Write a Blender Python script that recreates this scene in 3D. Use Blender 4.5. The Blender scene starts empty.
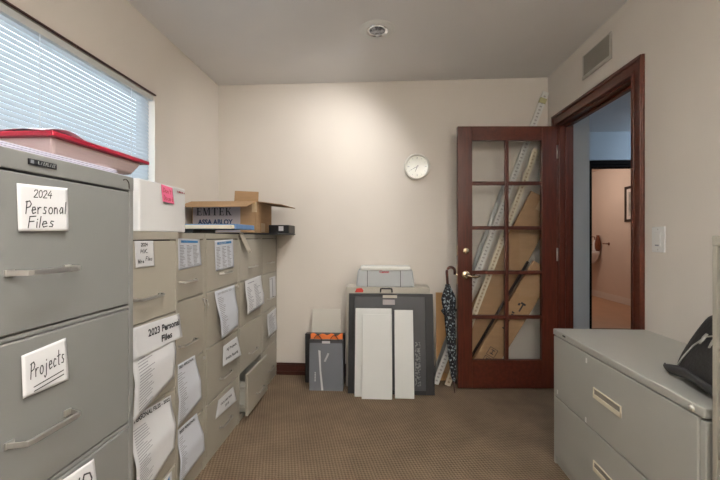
import bpy, bmesh, math, random
from mathutils import Vector, Matrix
random.seed(7)
SC = bpy.context.scene
COL = SC.collection
R = math.radians
# ------------------------------------------------------------------ materials
def lin(c):
    def f(v):
        v /= 255.0
        return v / 12.92 if v <= .04045 else ((v + .055) / 1.055) ** 2.4
    return (f(c[0]), f(c[1]), f(c[2]), 1)
def mat(name, rgb, rough=.5, metal=0, var=.06, scale=12, bump=0, bscale=None, stretch=None, spec=.5, trans=0, coat=0, emit=None, es=1):
    m = bpy.data.materials.new(name); m.use_nodes = True
    nt = m.node_tree; N = nt.nodes; L = nt.links
    b = N['Principled BSDF']
    b.inputs['Roughness'].default_value = rough; b.inputs['Metallic'].default_value = metal
    b.inputs['Specular IOR Level'].default_value = spec
    b.inputs['Coat Weight'].default_value = coat
    if trans: b.inputs['Transmission Weight'].default_value = trans
    tc = N.new('ShaderNodeTexCoord'); mp = N.new('ShaderNodeMapping'); L.new(tc.outputs['Object'], mp.inputs['Vector'])
    if stretch: mp.inputs['Scale'].default_value = stretch
    no = N.new('ShaderNodeTexNoise'); no.inputs['Scale'].default_value = scale; no.inputs['Detail'].default_value = 5
    L.new(mp.outputs['Vector'], no.inputs['Vector'])
    mr = N.new('ShaderNodeMapRange'); mr.inputs['From Min'].default_value = .3; mr.inputs['From Max'].default_value = .7
    mr.inputs['To Min'].default_value = 1 - var; mr.inputs['To Max'].default_value = 1 + var
    L.new(no.outputs['Fac'], mr.inputs['Value'])
    mx = N.new('ShaderNodeVectorMath'); mx.operation = 'SCALE'; mx.inputs[0].default_value = lin(rgb)[:3]
    L.new(mr.outputs['Result'], mx.inputs['Scale']); L.new(mx.outputs['Vector'], b.inputs['Base Color'])
    if bump:
        n2 = N.new('ShaderNodeTexNoise'); n2.inputs['Scale'].default_value = bscale or scale * 6; n2.inputs['Detail'].default_value = 4
        L.new(mp.outputs['Vector'], n2.inputs['Vector'])
        bp = N.new('ShaderNodeBump'); bp.inputs['Strength'].default_value = bump; bp.inputs['Distance'].default_value = .01
        L.new(n2.outputs['Fac'], bp.inputs['Height']); L.new(bp.outputs['Normal'], b.inputs['Normal'])
    if emit:
        b.inputs['Emission Color'].default_value = lin(emit); b.inputs['Emission Strength'].default_value = es
    return m
def carpet_mat():
    m = mat('carpet', (132, 114, 95), .95, var=.12, scale=6, spec=.1)
    nt = m.node_tree; N = nt.nodes; L = nt.links; b = N['Principled BSDF']
    tc = N.new('ShaderNodeTexCoord'); mp = N.new('ShaderNodeMapping'); mp.inputs['Rotation'].default_value = (0, 0, R(38))
    L.new(tc.outputs['Object'], mp.inputs['Vector'])
    nz = N.new('ShaderNodeTexNoise'); nz.inputs['Scale'].default_value = 60
    L.new(mp.outputs['Vector'], nz.inputs['Vector'])
    ad = N.new('ShaderNodeVectorMath'); ad.operation = 'MULTIPLY_ADD'; ad.inputs[1].default_value = (.006,) * 3
    L.new(nz.outputs['Color'], ad.inputs[0]); L.new(mp.outputs['Vector'], ad.inputs[2])
    sp = N.new('ShaderNodeSeparateXYZ'); L.new(ad.outputs['Vector'], sp.inputs['Vector'])
    def sn(sock, k):
        a = N.new('ShaderNodeMath'); a.operation = 'MULTIPLY'; a.inputs[1].default_value = k; L.new(sock, a.inputs[0])
        s = N.new('ShaderNodeMath'); s.operation = 'SINE'; L.new(a.outputs[0], s.inputs[0]); return s.outputs[0]
    mu = N.new('ShaderNodeMath'); mu.operation = 'MULTIPLY'
    L.new(sn(sp.outputs['X'], 2 * math.pi / .027), mu.inputs[0]); L.new(sn(sp.outputs['Y'], 2 * math.pi / .020), mu.inputs[1])
    mr = N.new('ShaderNodeMapRange'); mr.inputs['From Min'].default_value = -.8; mr.inputs['From Max'].default_value = .8
    mr.inputs['To Min'].default_value = .62; mr.inputs['To Max'].default_value = 1.22
    L.new(mu.outputs[0], mr.inputs['Value'])
    src = b.inputs['Base Color'].links[0].from_socket
    sc = N.new('ShaderNodeVectorMath'); sc.operation = 'SCALE'; L.new(src, sc.inputs[0]); L.new(mr.outputs['Result'], sc.inputs['Scale'])
    L.new(sc.outputs['Vector'], b.inputs['Base Color'])
    bp = N.new('ShaderNodeBump'); bp.inputs['Strength'].default_value = .6; bp.inputs['Distance'].default_value = .004
    L.new(mu.outputs[0], bp.inputs['Height']); L.new(bp.outputs['Normal'], b.inputs['Normal'])
    return m
def glass_mat():
    m = bpy.data.materials.new('pane_glass'); m.use_nodes = True
    N = m.node_tree.nodes; L = m.node_tree.links; N.remove(N['Principled BSDF'])
    t = N.new('ShaderNodeBsdfTransparent'); t.inputs['Color'].default_value = (.985, .99, .988, 1)
    g = N.new('ShaderNodeBsdfGlossy'); g.inputs['Roughness'].default_value = .03
    lw = N.new('ShaderNodeLayerWeight'); lw.inputs['Blend'].default_value = .5
    pw = N.new('ShaderNodeMath'); pw.operation = 'POWER'; pw.inputs[1].default_value = 5; L.new(lw.outputs['Facing'], pw.inputs[0])
    fr = N.new('ShaderNodeMath'); fr.operation = 'MULTIPLY_ADD'; fr.inputs[1].default_value = .9; fr.inputs[2].default_value = .03; L.new(pw.outputs[0], fr.inputs[0])
    mx = N.new('ShaderNodeMixShader'); L.new(fr.outputs[0], mx.inputs[0]); L.new(t.outputs[0], mx.inputs[1]); L.new(g.outputs[0], mx.inputs[2])
    L.new(mx.outputs[0], N['Material Output'].inputs['Surface']); return m
def translucent_mat(name, rgb, w=.5):
    m = bpy.data.materials.new(name); m.use_nodes = True
    N = m.node_tree.nodes; L = m.node_tree.links; N.remove(N['Principled BSDF'])
    no = N.new('ShaderNodeTexNoise'); no.inputs['Scale'].default_value = 9
    mr = N.new('ShaderNodeMapRange'); mr.inputs['To Min'].default_value = .92; mr.inputs['To Max'].default_value = 1.05; L.new(no.outputs['Fac'], mr.inputs['Value'])
    sc = N.new('ShaderNodeVectorMath'); sc.operation = 'SCALE'; sc.inputs[0].default_value = lin(rgb)[:3]; L.new(mr.outputs['Result'], sc.inputs['Scale'])
    d = N.new('ShaderNodeBsdfDiffuse'); t = N.new('ShaderNodeBsdfTranslucent')
    L.new(sc.outputs[0], d.inputs['Color']); L.new(sc.outputs[0], t.inputs['Color'])
    mx = N.new('ShaderNodeMixShader'); mx.inputs[0].default_value = w; L.new(d.outputs[0], mx.inputs[1]); L.new(t.outputs[0], mx.inputs[2])
    L.new(mx.outputs[0], N['Material Output'].inputs['Surface']); return m
def two_tone(name, c1, c2, scale, lo, hi, rough=.7, kind='noise', stretch=None):
    m = mat(name, c1, rough, var=.03); nt = m.node_tree; N = nt.nodes; L = nt.links; b = N['Principled BSDF']
    tc = N.new('ShaderNodeTexCoord'); mp = N.new('ShaderNodeMapping'); L.new(tc.outputs['Object'], mp.inputs['Vector'])
    if stretch: mp.inputs['Scale'].default_value = stretch
    t = N.new('ShaderNodeTexNoise' if kind == 'noise' else 'ShaderNodeTexVoronoi'); t.inputs['Scale'].default_value = scale
    L.new(mp.outputs['Vector'], t.inputs['Vector'])
    r = N.new('ShaderNodeValToRGB'); r.color_ramp.elements[0].position = lo; r.color_ramp.elements[1].position = hi
    r.color_ramp.elements[0].color = lin(c1); r.color_ramp.elements[1].color = lin(c2)
    L.new(t.outputs[0], r.inputs['Fac']); L.new(r.outputs['Color'], b.inputs['Base Color']); return m
def slot_mat(name, base, dark, pitch, frac=.5, rough=.4, metal=.0):
    """repeating slots along local Z (object coordinate), kept inside a centre band by the mesh itself"""
    m = mat(name, base, rough, metal, var=.05, scale=20); nt = m.node_tree; N = nt.nodes; L = nt.links; b = N['Principled BSDF']
    tc = N.new('ShaderNodeTexCoord'); sp = N.new('ShaderNodeSeparateXYZ'); L.new(tc.outputs['Object'], sp.inputs[0])
    md = N.new('ShaderNodeMath'); md.operation = 'PINGPONG'; md.inputs[1].default_value = pitch / 2; L.new(sp.outputs['Z'], md.inputs[0])
    lt = N.new('ShaderNodeMath'); lt.operation = 'LESS_THAN'; lt.inputs[1].default_value = pitch / 2 * frac; L.new(md.outputs[0], lt.inputs[0])
    src = b.inputs['Base Color'].links[0].from_socket
    mx = N.new('ShaderNodeMix'); mx.data_type = 'RGBA'; L.new(lt.outputs[0], mx.inputs['Factor']); L.new(src, mx.inputs['A']); mx.inputs['B'].default_value = lin(dark)
    L.new(mx.outputs['Result'], b.inputs['Base Color']); return m

M = dict(
    lens=two_tone('lamp_lens', (78, 78, 82), (196, 198, 202), 38, .4, .6, .3),
    pale_tape=mat('pale_tape', (198, 190, 174), .35, var=.05, scale=12),
    globe=translucent_mat('opal_glass', (245, 243, 238), .85),
    wall=mat('wall_paint', (220, 213, 204), .75, var=.015, scale=3, bump=.08, bscale=140, spec=.25),
    ceil=mat('ceiling_paint', (230, 228, 226), .85, var=.015, scale=3, bump=.06, bscale=120, spec=.2),
    carpet=carpet_mat(), glass=glass_mat(),
    mahog=mat('mahogany', (82, 37, 24), .33, var=.28, scale=7, stretch=(9, 9, .9), spec=.45, coat=.15),
    mahog_h=mat('mahogany_casing', (82, 37, 24), .35, var=.25, scale=7, stretch=(6, .8, 6), spec=.45, coat=.15),
    dark_wood=mat('dark_baseboard', (66, 34, 26), .35, var=.2, scale=6, stretch=(1, 6, 6)),
    black_wood=mat('espresso_frame', (18, 11, 8), .7, spec=.1, var=.2, scale=6),
    grey_steel=mat('grey_enamel', (122, 123, 121), .42, var=.02, scale=5, bump=.02, bscale=300),
    beige_steel=mat('beige_enamel', (168, 163, 150), .42, var=.025, scale=5, bump=.02, bscale=300),
    pale_steel=mat('pale_grey_enamel', (172, 172, 165), .38, var=.02, scale=5, bump=.02, bscale=300),
    inside=mat('cabinet_inside', (60, 58, 54), .7, var=.1),
    chrome=mat('brushed_chrome', (196, 195, 191), .34, .85, var=.08, scale=40, stretch=(1, .1, 1)),
    nickel=mat('satin_nickel', (206, 188, 160), .25, 1, var=.06, scale=30),
    brass=mat('brass', (188, 150, 92), .3, 1, var=.06, scale=30),
    dark_metal=mat('dark_metal', (70, 66, 60), .4, .8, var=.1),
    paper=mat('paper', (212, 213, 215), .8, var=.015, scale=8, spec=.2),
    paper_blue=mat('cool_paper', (207, 211, 219), .8, var=.015, scale=8, spec=.2),
    ink=mat('ink', (44, 44, 48), .7, var=.1), ink_grey=mat('printer_ink', (150, 152, 158), .8, var=.1), ink_blue=mat('blue_ink', (62, 130, 186), .7, var=.06),
    ink_red=mat('red_ink', (176, 48, 58), .6, var=.08), pink=mat('pink_note', (238, 120, 158), .8, var=.04),
    white_plastic=mat('white_plastic', (226, 226, 222), .45, var=.02), white_board=mat('white_melamine', (218, 220, 218), .4, var=.012, scale=6),
    white_card=mat('white_card', (224, 224, 224), .65, var=.015, scale=6),
    red_plastic=mat('red_plastic', (142, 22, 44), .35, var=.08, scale=14), milky=translucent_mat('milky_plastic', (226, 206, 204), .35),
    lav=mat('pale_wrap', (206, 204, 218), .5, var=.05, scale=10),
    cardboard=mat('cardboard', (172, 140, 106), .85, var=.07, scale=9, stretch=(1, 1, 5), spec=.15),
    cardboard_in=mat('cardboard_inner', (146, 114, 84), .9, var=.08, scale=9, spec=.15),
    shade_label_grey=mat('grey_shade_and_label', (176, 168, 170), .7, var=.03, scale=6),  # grey shared by the carton's painted flap shade and a paper label
    tape=mat('packing_tape', (196, 170, 134), .3, var=.06, scale=12),
    blue_card=mat('blue_card', (100, 140, 190), .6, var=.06, scale=14), cream=mat('cream_card', (222, 214, 192), .7, var=.03),
    black_plastic=mat('black_plastic', (26, 26, 28), .4, var=.12, scale=14), black=mat('black_card', (34, 34, 36), .6, var=.12, scale=10),
    slate=mat('slate_panel', (70, 71, 74), .5, var=.05, scale=4), slate_dark=mat('charcoal_frame', (34, 35, 37), .5, var=.08, scale=5),
    slate_pat=two_tone('stencil_pattern', (62, 64, 68), (128, 130, 130), 70, .46, .56),
    pale_board=mat('pale_board', (212, 208, 198), .7, var=.02, scale=4), beige_board=mat('beige_board', (192, 186, 174), .7, var=.02, scale=4), grey_bag=mat('grey_gloss_paper', (116, 120, 128), .35, var=.03, scale=4),
    orange=mat('orange_paper', (236, 128, 62), .7, var=.05, scale=10), red_tag=mat('red_tag', (206, 58, 44), .6, var=.05),
    printer=mat('pale_grey_plastic', (186, 190, 192), .45, var=.015), rail=slot_mat('white_slotted_metal', (218, 218, 216), (168, 166, 163), .03, .35, .35, .1),
    rail2=slot_mat('cream_slotted_metal', (206, 192, 168), (168, 150, 122), .03, .4, .45, 0), rail3=mat('grey_steel_strip', (160, 162, 164), .3, .7, var=.06),
    brownboard=mat('tan_fibreboard', (208, 164, 112), .8, var=.05, scale=9), gap_shade=mat('gap_shade_brown', (44, 30, 24), .45, var=.12),
    umb=two_tone('floral_black_cloth', (20, 22, 30), (156, 168, 172), 60, .55, .61, .75), umb_h=mat('umbrella_wood', (70, 32, 20), .35, var=.15),
    bag=mat('black_nylon', (30, 30, 32), .55, var=.25, scale=18, bump=.25, bscale=90), strap=mat('black_webbing', (64, 64, 66), .75, var=.15, scale=60),
    slat=translucent_mat('blind_slat', (188, 194, 198), .34), rail_white=mat('headrail', (206, 208, 206), .5, var=.02), cord=mat('white_cord', (232, 236, 240), .8, var=.02),
    vent=mat('vent_enamel', (178, 172, 162), .5, var=.03), vent_dark=mat('vent_dark', (140, 134, 124), .8, var=.05), switchw=mat('switch_plate', (222, 222, 220), .4, var=.01),
    clockw=mat('clock_rim', (232, 230, 222), .4, var=.01), clockf=mat('clock_face', (226, 226, 216), .6, var=.01),
    hall=mat('hall_paint', (190, 196, 200), .8, var=.015, scale=3), bath=mat('peach_paint', (220, 200, 186), .8, var=.02, scale=3), bath_floor=mat('tan_tile', (190, 150, 120), .4, var=.06, scale=4),
    white_trim=mat('white_trim', (226, 214, 206), .5, var=.01), ceramic=mat('ceramic', (232, 224, 222), .15, var=.01), brown_vase=mat('brown_glaze', (120, 66, 40), .35, var=.15),
    art=two_tone('grey_artwork', (120, 116, 112), (196, 192, 184), 6, .35, .65, .6), frame_blk=mat('dark_picture_frame', (44, 28, 22), .35, var=.15),
    steel_reflector=mat('reflector', (225, 225, 225), .12, 1, var=.02), bulb=mat('lamp_glass', (190, 190, 195), .25, .2, var=.3, scale=60, emit=(255, 240, 220), es=.6),
    win_frame=mat('window_aluminium', (190, 196, 200), .4, .3, var=.02), rubber=mat('rubber', (40, 40, 40), .8, var=.05),
)
# ------------------------------------------------------------------ mesh builder
W = {}
class MB:
    def __init__(s, T=None): s.v = []; s.f = []; s.T = T
    def add(s, vs, fs):
        o = len(s.v)
        for p in vs:
            p = Vector(p); s.v.append(s.T @ p if s.T else p)
        s.f += [tuple(i + o for i in q) for q in fs]; return s
    def box(s, x0, x1, y0, y1, z0, z1):
        return s.add([(x0, y0, z0), (x1, y0, z0), (x1, y1, z0), (x0, y1, z0), (x0, y0, z1), (x1, y0, z1), (x1, y1, z1), (x0, y1, z1)],
                     [(0, 3, 2, 1), (4, 5, 6, 7), (0, 1, 5, 4), (1, 2, 6, 5), (2, 3, 7, 6), (3, 0, 4, 7)])
    def prism(s, poly, d):
        n = len(poly); d = Vector(d); a = [Vector(p) for p in poly]
        return s.add(a + [p + d for p in a], [tuple(range(n - 1, -1, -1)), tuple(range(n, 2 * n))] + [(i, (i + 1) % n, n + (i + 1) % n, n + i) for i in range(n)])
    def tube(s, pts, r, n=10, flat=1.0, up=(0, 0, 1)):
        pts = [Vector(p) for p in pts]; rs = r if isinstance(r, (list, tuple)) else [r] * len(pts); o = []
        for i, p in enumerate(pts):
            d = (pts[min(i + 1, len(pts) - 1)] - pts[max(i - 1, 0)]).normalized()
            u = Vector(up)
            if abs(d.dot(u)) > .95: u = Vector((1, 0, 0)) if abs(d.x) < .9 else Vector((0, 1, 0))
            a = d.cross(u).normalized(); b = a.cross(d).normalized()
            o += [p + rs[i] * (math.cos(t) * a + flat * math.sin(t) * b) for t in [2 * math.pi * k / n for k in range(n)]]
        m = len(pts); fs = [(i * n + k, i * n + (k + 1) % n, (i + 1) * n + (k + 1) % n, (i + 1) * n + k) for i in range(m - 1) for k in range(n)]
        return s.add(o, fs + [tuple(range(n - 1, -1, -1)), tuple((m - 1) * n + k for k in range(n))])
    def lathe(s, prof, c, ax=(0, 0, 1), n=28, mod=None):
        ax = Vector(ax).normalized(); u = Vector((1, 0, 0)) if abs(ax.x) < .9 else Vector((0, 1, 0))
        a = (u - ax * u.dot(ax)).normalized(); b = ax.cross(a); c = Vector(c); o = []
        for r, h in prof:
            for k in range(n):
                t = 2 * math.pi * k / n; q = r * (mod(t, h) if mod else 1)
                o.append(c + ax * h + q * (math.cos(t) * a + math.sin(t) * b))
        m = len(prof); fs = [(i * n + k, i * n + (k + 1) % n, (i + 1) * n + (k + 1) % n, (i + 1) * n + k) for i in range(m - 1) for k in range(n)]
        return s.add(o, fs + [tuple(range(n - 1, -1, -1)), tuple((m - 1) * n + k for k in range(n))])
    def grid(s, P, nu, nv):
        return s.add([P(i / nu, j / nv) for j in range(nv + 1) for i in range(nu + 1)],
                     [(j * (nu + 1) + i, j * (nu + 1) + i + 1, (j + 1) * (nu + 1) + i + 1, (j + 1) * (nu + 1) + i) for j in range(nv) for i in range(nu)])
    def build(s, name, m, parent=None, origin=None, bev=0, seg=2, smooth=False, solid=0, sub=0, label=None, off=1):
        if parent is not None: o = W[parent]
        elif origin is not None: o = Vector(origin)
        else:
            o = Vector((sum(p.x for p in s.v) / len(s.v), sum(p.y for p in s.v) / len(s.v), min(p.z for p in s.v)))
        me = bpy.data.meshes.new(name); me.from_pydata([p - o for p in s.v], [], s.f)
        bm = bmesh.new(); bm.from_mesh(me); bmesh.ops.recalc_face_normals(bm, faces=bm.faces); bm.to_mesh(me); bm.free()
        me.materials.append(m if not isinstance(m, str) else M[m])
        ob = bpy.data.objects.new(name, me); COL.objects.link(ob); W[ob] = o
        if parent is not None: ob.parent = parent
        else: ob.location = o
        if solid:
            q = ob.modifiers.new('s', 'SOLIDIFY'); q.thickness = solid; q.offset = off
        if sub:
            q = ob.modifiers.new('ss', 'SUBSURF'); q.levels = sub; q.render_levels = sub
        if bev:
            q = ob.modifiers.new('b', 'BEVEL'); q.width = bev; q.segments = seg; q.limit_method = 'ANGLE'; q.angle_limit = R(40)
            q.harden_normals = False
        if smooth or bev:
            for p in me.polygons: p.use_smooth = smooth
        if label: ob['label'] = label
        return ob
def thing(name, loc, label, cat, group=None):
    o = bpy.data.objects.new(name, None); o.empty_display_size = .05; COL.objects.link(o); o.location = loc; W[o] = Vector(loc)
    return tag(o, label, cat, group)
def tag(o, label, cat, group=None):
    o['label'] = label; o['category'] = cat
    if group: o['group'] = group
    return o
def struct(o, label=None, cat=None):
    o['kind'] = 'structure'
    if label: o['label'] = label
    if cat: o['category'] = cat
    return o
def B(*a): return MB().box(*a)
def frame(origin, ex, ez):
    """local->world: x along ex, z along ez, y = ez x ex"""
    ex = Vector(ex).normalized(); ez = Vector(ez).normalized(); ey = ez.cross(ex).normalized(); ex = ey.cross(ez)
    return Matrix.Translation(Vector(origin)) @ Matrix((ex, ey, ez)).transposed().to_4x4()
# ------------------------------------------------------------------ lettering
def font_mesh(s, bold=0.0, shear=0.0):
    c = bpy.data.curves.new('t', 'FONT'); c.body = s; c.offset = bold; c.shear = shear; c.size = 1; c.resolution_u = 3
    o = bpy.data.objects.new('t', c); COL.objects.link(o); bpy.context.view_layer.update()
    me = bpy.data.meshes.new_from_object(o.evaluated_get(bpy.context.evaluated_depsgraph_get()))
    vs = [(v.co.x, v.co.y) for v in me.vertices]; fs = [tuple(p.vertices) for p in me.polygons]
    bpy.data.objects.remove(o); bpy.data.curves.remove(c); bpy.data.meshes.remove(me)
    x0 = min(v[0] for v in vs); x1 = max(v[0] for v in vs); y0 = min(v[1] for v in vs); y1 = max(v[1] for v in vs)
    return [((x - x0) / (x1 - x0), (y - y0) / (y1 - y0)) for x, y in vs], fs
def ell(cx, cy, rx, ry, n=10, a0=0): return [(cx + rx * math.cos(a0 + 2 * math.pi * k / n), cy + ry * math.sin(a0 + 2 * math.pi * k / n)) for k in range(n + 1)]
ST = {'0': [ell(.22, .5, .2, .48)], '2': [[(0, .78), (.12, .97), (.34, .97), (.42, .72), (.25, .4), (0, .02), (.46, .04)]],
 '3': [[(0, .9), (.25, 1), (.4, .8), (.2, .55), (.42, .3), (.25, 0), (0, .1)]], '4': [[(.32, 1), (0, .4), (.48, .42)], [(.38, .7), (.33, 0)]], '1': [[(.15, 1), (.12, 0)]],
 'P': [[(.05, 0), (.1, 1)], [(0, .93), (.35, 1.02), (.5, .78), (.38, .55), (.08, .47)]], 'e': [[(.05, .28), (.38, .34), (.3, .54), (.12, .52), (.05, .25), (.15, .02), (.42, .1)]],
 'r': [[(.05, .52), (.08, 0)], [(.08, .35), (.2, .52), (.36, .5)]], 's': [[(.34, .5), (.15, .55), (.1, .38), (.3, .2), (.25, .02), (.02, .05)]], 'o': [ell(.22, .26, .19, .27)],
 'n': [[(.05, .52), (.06, 0)], [(.06, .35), (.2, .53), (.33, .4), (.36, 0)]], 'a': [[(.36, .5), (.2, .54), (.05, .25), (.15, .02), (.32, .15), (.36, .5), (.4, 0)]],
 'l': [[(.12, 1), (.08, 0)]], 'F': [[(.1, 1), (.05, 0)], [(.08, 1), (.52, 1.03)], [(.08, .55), (.42, .58)]], 'i': [[(.1, .52), (.1, 0)], [(.11, .7), (.12, .76)]],
 'j': [[(.25, .52), (.24, -.2), (.1, -.34), (0, -.2)], [(.26, .7), (.27, .76)]], 'c': [[(.38, .45), (.2, .54), (.05, .27), (.15, .02), (.38, .08)]],
 't': [[(.2, .95), (.18, .05), (.3, 0)], [(0, .6), (.4, .63)]], 'D': [[(.05, 0), (.08, 1), (.35, .9), (.5, .55), (.35, .1), (.03, 0)]], 'I': [[(.12, 1), (.06, 0)]],
 'H': [[(.05, 1), (.03, 0)], [(.45, 1), (.42, 0)], [(.04, .5), (.44, .52)]], 'K': [[(.05, 1), (.03, 0)], [(.42, 1), (.05, .45), (.46, 0)]], 'W': [[(0, 1), (.15, 0), (.3, .7), (.45, 0), (.62, 1)]],
 '.': [[(.05, 0), (.08, .05)]], "'": [[(.08, 1), (.06, .8)]], 'd': [[(.36, .5), (.2, .54), (.05, .25), (.15, .02), (.35, .2)], [(.38, 1), (.38, 0)]], ' ': []}
WD = {'l': .22, 'i': .22, 'I': .24, '.': .18, "'": .16, ' ': .35, 'W': .72, '1': .28}
def ink_strokes(s, slant=.1):
    x = 0; out = []
    for ch in s:
        for pl in ST.get(ch, []): out.append([(x + px + slant * py, py) for px, py in pl])
        x += WD.get(ch, .54)
    return out, x
class Sheet:
    """a sheet of paper: corners TL,TR,BR,BL in the world, a normal and a curl; writing is laid on it in metres"""
    def __init__(s, TL, TR, BR, BL, n, curl=None):
        s.c = [Vector(p) for p in (TL, TR, BR, BL)]; s.n = Vector(n).normalized(); s.curl = curl or (lambda u, v: 0)
        s.w = (s.c[1] - s.c[0]).length; s.h = (s.c[3] - s.c[0]).length; s.ink = {}
    def P(s, u, v, lift=0):
        a = s.c[0].lerp(s.c[1], u); b = s.c[3].lerp(s.c[2], u)
        return a.lerp(b, v) + s.n * (s.curl(u, v) + lift)
    def mb(s, m): return s.ink.setdefault(m, MB())
    def font(s, txt, u0, v0, u1, v1, m='ink', bold=0.02, shear=0):
        vs, fs = font_mesh(txt, bold, shear)
        s.mb(m).add([s.P(u0 + x * (u1 - u0), v1 + y * (v0 - v1), .0012) for x, y in vs], fs)
    def quad(s, u0, v0, u1, v1, m='ink_grey', lift=.0012):
        s.mb(m).grid(lambda a, b: s.P(u0 + a * (u1 - u0), v0 + b * (v1 - v0), lift), 3, 2)
    def hand(s, txt, u0, v1, hv, u1=None, m='ink', wd=.0022, slant=.1, rise=0):
        st, w = ink_strokes(txt, slant); ku = (u1 - u0) / w if u1 else hv * s.h / s.w
        for pl in st:
            q = [(u0 + x * ku, v1 - y * hv - rise * x / w) for x, y in pl]
            for a, b in zip(q, q[1:]):
                dx = (b[0] - a[0]) * s.w; dy = (b[1] - a[1]) * s.h; L = math.hypot(dx, dy) or 1e-6
                nx = -dy / L * wd / 2 / s.w; ny = dx / L * wd / 2 / s.h; ex = dx / L * wd * .3 / s.w; ey = dy / L * wd * .3 / s.h
                s.mb(m).add([s.P(a[0] - ex + nx, a[1] - ey + ny, .0012), s.P(b[0] + ex + nx, b[1] + ey + ny, .0012), s.P(b[0] + ex - nx, b[1] + ey - ny, .0012), s.P(a[0] - ex - nx, a[1] - ey - ny, .0012)], [(0, 1, 2, 3)])
    def lines(s, v0, v1, n, cols=((.08, .9),), m='ink_grey', ht=.35, seed=1):
        rn = random.Random(seed)
        for c0, c1 in cols:
            for k in range(n):
                v = v0 + (v1 - v0) * (k + .5) / n; e = c0 + (c1 - c0) * rn.uniform(.45, 1)
                s.quad(c0, v, e, v + (v1 - v0) / n * ht, m)
    def build(s, name, m, label, cat, group=None, th=.0007):
        o = MB().grid(lambda u, v: s.P(u, v), 12, 14).build(name, m, solid=th, smooth=True, off=-1)
        # keep the paper thin and behind its ink
        tag(o, label, cat, group)
        for k, mb in s.ink.items():
            mb.build('handwriting' if k == 'ink' and name != 'printed_sheet' else {'ink': 'printed_heading', 'ink_grey': 'printed_text', 'ink_blue': 'blue_header', 'ink_red': 'red_lettering'}.get(k, 'printed_text'), k, o)
        return o
# ------------------------------------------------------------------ camera
F = 374.0; YAW = math.atan(22 / F); EYE = 1.174
cam = bpy.data.cameras.new('camera'); co = bpy.data.objects.new('camera', cam); COL.objects.link(co)
cam.sensor_width = 36; cam.lens = 36 * F / 720; cam.clip_start = .02
co.location = (0, 0, EYE); co.rotation_euler = (R(90), 0, YAW)
cam.shift_y = -(240 - 237.3) / 720
SC.camera = co
# ------------------------------------------------------------------ room shell
XL, XR, YB, YF, H = -1.415, 1.365, 3.165, -1.5, 2.49
XH = 1.455                      # hall side of the right wall
DY0, DY1, DZ = 2.113, 2.975, 2.045   # doorway
WY0, WY1, WZ0, WZ1 = -.1, 2.255, 1.0, 2.055  # window
struct(B(XL - .15, 4.6, YF - .15, 5.0, -.1, 0).build('floor', 'carpet', origin=(0, 0, 0)))
struct(B(XL - .15, 4.6, YF - .15, 4.94, H, H + .1).build('ceiling', 'ceil', origin=(0, 0, H)))
struct(B(XL - .15, XH, YB, YB + .1, 0, H).build('wall_back', 'wall'))
struct(B(XL - .15, XH, YF - .1, YF, 0, H).build('wall_front', 'wall'))
b = MB(); b.box(XL - .12, XL, YF, WY0, 0, H).box(XL - .12, XL, WY1, YB, 0, H).box(XL - .12, XL, WY0, WY1, 0, WZ0).box(XL - .12, XL, WY0, WY1, WZ1, H)
struct(b.build('wall_left', 'wall'))
b = MB(); b.box(XR, XH, YF, DY0, 0, H).box(XR, XH, DY1, YB, 0, H).box(XR, XH, DY0, DY1, DZ, H)
struct(b.build('wall_right', 'wall'))
def bboard(name, x0, x1, y0, y1, nx, ny, m='dark_wood', hh=.1):
    # moulded profile: plinth, a groove and a cap
    b = MB()
    for z0, z1, d in ((0, .03, .018), (.03, .062, .012), (.062, .085, .015), (.085, hh, .008)):
        if ny: b.box(x0, x1, y0 - (d if ny < 0 else 0), y0 + (d if ny > 0 else 0), z0, z1)
        else: b.box(x0 - (d if nx < 0 else 0), x0 + (d if nx > 0 else 0), y0, y1, z0, z1)
    return struct(b.build(name, m, bev=.002))
bboard('baseboard_back', XL, XR, YB, YB, 0, -1)
bboard('baseboard_left', XL, XL, YF, YB, 1, 0)
bboard('baseboard_right', XR, XR, YF, 2.02, -1, 0)
bboard('baseboard_front', XL, XR, YF, YF, 0, 1)
# window
b = MB(); f = .035
b.box(XL - .1, XL - .06, WY0, WY1, WZ0, WZ0 + f).box(XL - .1, XL - .06, WY0, WY1, WZ1 - f, WZ1).box(XL - .1, XL - .06, WY0, WY0 + f, WZ0, WZ1).box(XL - .1, XL - .06, WY1 - f, WY1, WZ0, WZ1).box(XL - .1, XL - .06, 1.06, 1.1, WZ0, WZ1)
wf = struct(b.build('window_1', 'win_frame', bev=.004))
B(XL - .083, XL - .078, WY0 + f, 1.06, WZ0 + f, WZ1 - f).build('window_pane', 'glass', wf)
B(XL - .083, XL - .078, 1.1, WY1 - f, WZ0 + f, WZ1 - f).build('window_pane', 'glass', wf)
struct(B(XL - .005, XL + .008, WY0 - .01, WY1 + .004, WZ1, WZ1 + .009).build('window_head_shade', 'dark_wood', bev=.002))  # dark strip drawn in place of the gap shadow above the window
bl = thing('venetian_blind', (XL - .02, 1.05, WZ0), 'white closed venetian blind covering the window on the left wall', 'blind')
B(XL - .045, XL - .003, WY0 + .01, WY1 - .01, WZ1 - .036, WZ1 - .004).build('headrail', 'rail_white', bl, bev=.003)
b = MB(); z = WZ0 + .03; BY1 = WY1 - .035
TILT = R(71)
while z < WZ1 - .045:
    dx = .013 * math.cos(TILT); dz = .013 * math.sin(TILT)
    pr = []
    for k in range(6):
        a = -1 + 2 * k / 5; bow = .0018 * (1 - a * a)
        pr.append((XL - .022 + a * dx + bow * math.sin(TILT), z - a * dz + bow * math.cos(TILT)))
    n = len(pr)
    vs = [(x, WY0 + .015, zz) for x, zz in pr] + [(x, BY1, zz) for x, zz in pr]
    b.add(vs, [(i, i + 1, n + i + 1, n + i) for i in range(n - 1)]); z += .0222
b.build('slats', 'slat', bl, smooth=True)
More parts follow.
